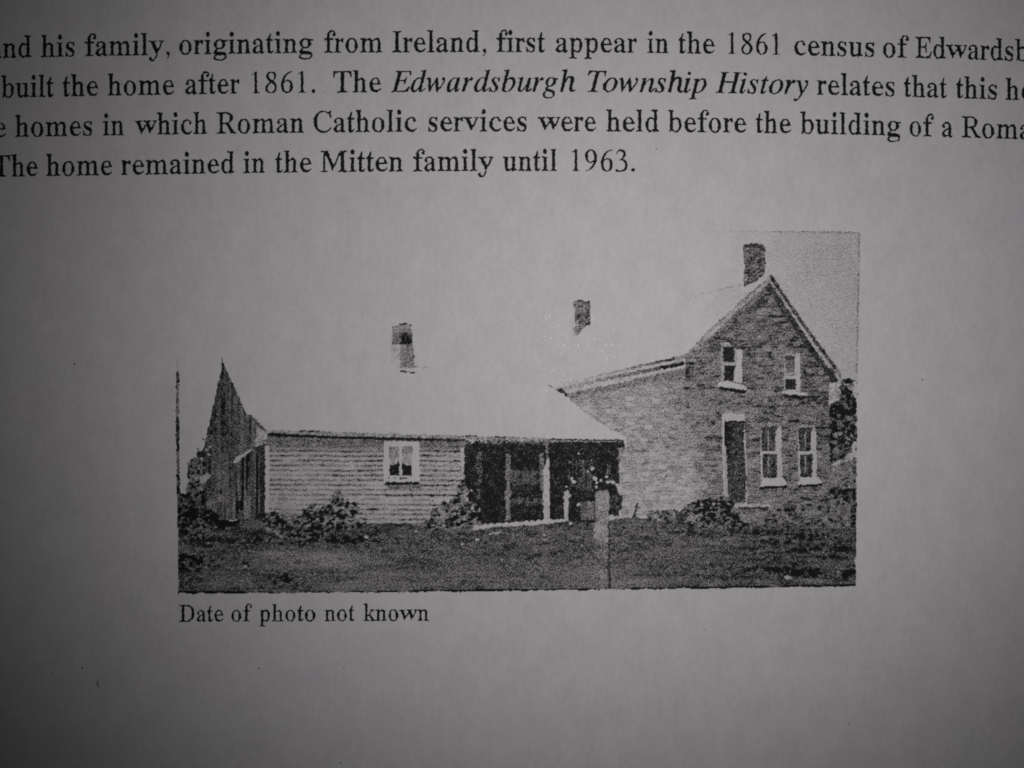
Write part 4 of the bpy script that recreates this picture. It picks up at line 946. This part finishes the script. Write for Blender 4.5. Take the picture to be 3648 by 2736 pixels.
# --- foot of the stone walls
put(R8(-100, 448, 110, 446, 112, 468, -100, 472), 0.12, None, 1.2)
put(R8(-60, 280, 40, 275, 30, 400, -20, 440, -60, 400), np.clip(0.93 + 0.05 * fine, 0, 1), None, 2)
k = part('shrub', 'low weeds at the foot of the stone side wall')
put(R8(250, 430, 300, 410, 400, 410, 470, 420, 480, 480, 350, 500, 270, 490), np.clip(0.66 + 0.14 * leaf, 0, 1), k, 2, 3)
put(R8(160, 340, 178, 345, 160, 400, 152, 470, 128, 468, 140, 410), 0.93, k, 1.5)

# --- tree at the right border
k = part('tree', 'dark leafy tree at the right border of the picture')
tr = np.clip(0.95 + 0.08 * leaf, 0.1, 1)
put(R7(1745, 440, 1800, 400, 1830, 260, 1900, 200, 2036, 250, 2034, 1150, 2030, 1800, 1740, 1800, 1740, 1480, 1735, 1000, 1725, 600), tr, k, 1.2, 3)
put(R7(1722, 215, 1800, 190, 1870, 180, 1840, 260, 1860, 380, 1790, 430, 1720, 440), np.clip(0.18 + 0.13 * leaf, 0, 1), k, 2, 2)
put(R7(1850, 180, 1950, 160, 2040, 175, 2040, 350, 1990, 330, 1900, 240), np.clip(0.45 + 0.25 * leaf, 0, 1), k, 2, 3)
put(R7(1740, 1130, 1900, 1090, 2032, 1050, 2034, 1370, 1740, 1370), np.clip(0.68 + 0.09 * leaf, 0, 1), k, 3, 3)
put(R7(1730, 1500, 1900, 1490, 1960, 1560, 1990, 1660, 1960, 1820, 1730, 1820), np.clip(0.72 + 0.08 * leaf, 0, 1), k, 3, 3)
put(R7(1950, 1000, 2000, 950, 2032, 960, 2032, 1040, 1900, 1090, 1780, 1140, 1760, 1110, 1860, 1040), np.clip(0.20 + 0.14 * leaf, 0, 1), k, 2, 2)
put(R7(1980, 870, 2030, 830, 2034, 900, 1960, 960), 0.10, k, 2, 1.5)
put(R7(1860, 1050, 1960, 930, 1990, 960, 1900, 1060), 0.86, k, 2, 2)
for (x, y, r, t) in ((1800, 790, 34, .55), (1850, 770, 26, .55), (1910, 750, 20, .5), (1780, 870, 28, .7), (1840, 640, 26, .7), (1975, 790, 20, .55), (1800, 960, 40, .66), (1940, 830, 24, .6)):
    blob(R7, x, y, r, t, k)
for (x, y, r) in ((2015, 210, 18), (2020, 345, 14), (2028, 1005, 26), (2020, 870, 16)):
    blob(R7, x, y, r, 0.05, k)

# --- shrubs in front of the walls
k = part('shrub', 'dark shrub in front of the clapboard wall')
bush = np.clip(0.80 + 0.17 * leaf, 0.12, 1)
put(R2(1285, 650, 1400, 615, 1500, 660, 1600, 690, 1760, 690, 1800, 600, 1890, 520, 1980, 580, 2140, 530) + R3(150, 905, 222, 900, 300, 1040, 440, 1070, 500, 1150, 475, 1250, 560, 1270, 600, 1330, 400, 1400, 100, 1430) + R2(1900, 960, 1560, 980, 1300, 900, 1280, 780), bush, k, 1.5, 3)
for (x, y, w, h) in ((1650, 870, 200, 60), (1900, 900, 230, 50), (2050, 660, 130, 60), (1280, 700, 60, 50)):
    put(R2(x - w, y, x - w * .3, y - h, x + w * .6, y - h * .8, x + w, y, x + w * .4, y + h, x - w * .5, y + h), np.clip(0.90 + 0.10 * leaf, 0, 1), k, 2, 5)
for (x, y, r) in ((190, 1150, 34), (340, 1190, 30), (60, 1090, 22), (530, 1305, 40), (340, 1320, 26)):
    blob(R3, x, y, r, 0.30, k, 0.7)
for (x, y, r) in ((1560, 640, 60), (1590, 720, 44), (1490, 700, 30)):
    blob(R2, x, y, r, 0.42, k, 0.5)
k = part('shrub', 'loose grey shrub at the corner between clapboard wall and porch')
put(R3(1800, 765, 1862, 775, 1885, 900, 1900, 1010, 2050, 1120, 2080, 1330, 1900, 1400, 1450, 1440, 1180, 1340, 1400, 1280, 1380, 1200, 1580, 1080, 1740, 960), np.clip(0.76 + 0.15 * leaf, 0.1, 1), k, 2, 4)
for (x, y, r, t) in ((1510, 1255, 22, .15), (1450, 1350, 20, .2), (1560, 1190, 16, .2), (1440, 1310, 40, .95), (1640, 1330, 50, .93), (1830, 870, 34, .93)):
    blob(R3, x, y, r, t, k)
k = part('shrub', 'dark shrub between the stone walls and the front door')
put(R8(475, 420, 560, 390, 640, 330, 760, 285, 850, 318, 900, 290, 965, 300, 1000, 350, 1040, 430, 1100, 500, 1152, 578, 1050, 548, 880, 560, 690, 545, 590, 515, 480, 500), np.clip(0.80 + 0.14 * leaf, 0.2, 1), k, 1.5, 4)
put(R8(840, 330, 960, 310, 1020, 420, 1120, 540, 1140, 570, 980, 540, 700, 540, 680, 500, 880, 480), np.clip(0.90 + 0.09 * leaf, 0, 1), k, 2, 5)
blob(R8, 640, 480, 40, 0.5, k)
blob(R8, 540, 470, 42, 0.93, k)
k = part('shrub', 'small dark shrub below the tall windows')
put(R8(1475, 335, 1530, 320, 1560, 420, 1650, 470, 1725, 520, 1590, 525, 1500, 490, 1440, 400), np.clip(0.90 + 0.08 * leaf, 0, 1), k, 2, 3)

# --- white flowers by the porch, gate post in front
k = part('flowering_bush', 'bush with white blossoms at the right end of the porch')
for (x, y, r) in ((1515, 425, 16), (1690, 620, 27), (1630, 655, 16), (1420, 745, 18), (1450, 787, 28), (1725, 745, 32), (1748, 792, 20), (1800, 770, 20), (1875, 725, 19), (1885, 792, 22), (1925, 788, 16), (1957, 795, 30), (2010, 832, 26), (2040, 872, 34), (1742, 852, 15), (1350, 852, 15), (1510, 1088, 22)):
    blob(R4, x, y, r, 0.06, k)
for (x, y, r) in ((110, 902, 20), (55, 1022, 25), (130, 1132, 22), (1400, 1335, 20)):
    blob(R4, x, y, r, 0.08)
put(R4(1912, 972, 2095, 968, 2060, 1020, 2030, 1230, 1960, 1240, 1912, 1100), np.clip(0.93 + 0.05 * fine, 0, 1), None, 2)
k = part('gate_post', 'blurred pale post standing on the lawn before the porch')
put(R4(1725, 905, 1890, 900, 1912, 980, 1905, 1500, 1910, 1700) + R10(2010, 560, 2010, 780, 1900, 782, 1880, 500, 1880, 250), np.clip(0.49 + 0.17 * sstep(1870, 1990, Y) + 0.12 * fine + 0.08 * vn(40, 30, 40), 0.1, 1), k, 2.2, 1.0)
put(R10(1998, 180, 2012, 180, 2024, 778, 2000, 778), 0.93, k, 1.5)
put(R4(1718, 930, 1730, 930, 1730, 1340, 1718, 1340), 0.95, k, 1.2)

# --- clip to the print, then cut the print into its parts
T = np.clip(T, 0, 1)
T[T < 0.012] = 0
quad = [(622, 1190), (632, 815), (3060, 822), (3060, 834), (3048, 1330), (3044.5, 1800), (3043.5, 2086), (2250, 2098.5), (1350, 2109), (637, 2114), (632, 1900)]
clip = inside(quad, 0.9)
T[~clip] = 0
# loose toner dust in the white parts
dust = rng.random(T.shape)
T = np.where((T < 0.02) & clip & (dust > 0.99955), 0.9, T)

vz = np.empty(X.shape)
mx, my = (X - CX) / SC, (CY - Y) / SC
vz = height(mx, my) + LIFT
coords = np.stack([mx, my, vz], -1).reshape(-1, 3)
# toner cover -> level at which the worm pattern of the material turns to ink
tc = np.clip(T, 0.0008, 0.9992)
level = 0.5 + 0.128 * np.log(tc / (1 - tc)) / 1.702
level[T < 0.012] = -1.0
tone_flat = level.reshape(-1)
cid = ID[:-1, :-1].copy()
keep = inside([(616, 814), (3066, 814), (3066, 2122), (616, 2122)], 0, 0)[:-1, :-1]
idx = np.arange(Hh * Ww).reshape(Hh, Ww)
quads = np.stack([idx[1:, :-1], idx[1:, 1:], idx[:-1, 1:], idx[:-1, :-1]], -1)


def raster_obj(name, q, parent):
    used, inv = np.unique(q.reshape(-1), return_inverse=True)
    me = bpy.data.meshes.new(name)
    nv, nf = len(used), len(q)
    me.vertices.add(nv)
    me.vertices.foreach_set('co', coords[used].astype(np.float32).reshape(-1))
    me.loops.add(nf * 4)
    me.loops.foreach_set('vertex_index', inv.astype(np.int32))
    me.polygons.add(nf)
    me.polygons.foreach_set('loop_start', np.arange(0, nf * 4, 4, dtype=np.int32))
    a = me.attributes.new('tone', 'FLOAT', 'POINT')
    a.data.foreach_set('value', tone_flat[used].astype(np.float32))
    me.materials.append(copy_mat)
    me.update(calc_edges=True)
    o = bpy.data.objects.new(name, me)
    scene.collection.objects.link(o)
    o.parent = parent
    return o


picture = raster_obj('printed_photograph', quads[keep & (cid == 0)], paper)
picture['label'] = 'photocopied black and white picture of a stone farmhouse with a long low wing'
for k, (name, label) in PARTS.items():
    if k == 0:
        continue
    sel = keep & (cid == k)
    if sel.sum() < 4:
        continue
    o = raster_obj(name, quads[sel], picture)
    if label:
        o['label'] = label

# ------------------------------------------------------------------ stray toner specks and a hair on the sheet
srnd = random.Random(4)
for (x, y, r) in ((267, 1297, 3.4), (300, 2375, 3.0), (192, 2395, 1.8), (927, 2376, 2.8), (1228, 2374, 1.8), (2335, 535, 2.6), (1158, 332, 1.6), (3212, 219, 2.0), (3277, 1352, 2.6), (1217, 2709, 2.4), (1240, 2687, 2.0), (2508, 2238, 2.2), (1692, 2180, 1.8), (2452, 2550, 1.8), (1324, 531, 1.6), (3018, 2570, 1.8), (820, 1985 - 1100, 1.6), (1012, 640, 1.4)):
    V = [on_sheet(x, y)]
    for i in range(9):
        a = i * math.tau / 9
        q = r * (0.7 + 0.6 * srnd.random())
        V.append(on_sheet(x + q * math.cos(a), y - q * math.sin(a)))
    mesh_obj('toner_speck', V, [(0, 1 + i, 1 + (i + 1) % 9) for i in range(9)], toner_mat, paper)
hp = [(359, 2416), (355, 2422), (353.5, 2429), (355, 2436), (358.5, 2441), (362, 2446)]
V, F = [], []
for i, (x, y) in enumerate(hp):
    w = (0.5, 1.3, 1.6, 1.6, 1.2, 0.5)[i]
    V += [on_sheet(x - w, y), on_sheet(x + w, y)]
    if i:
        b = 2 * i
        F.append((b, b + 1, b - 1, b - 2))
mesh_obj('stray_hair', V, F, toner_mat, paper)
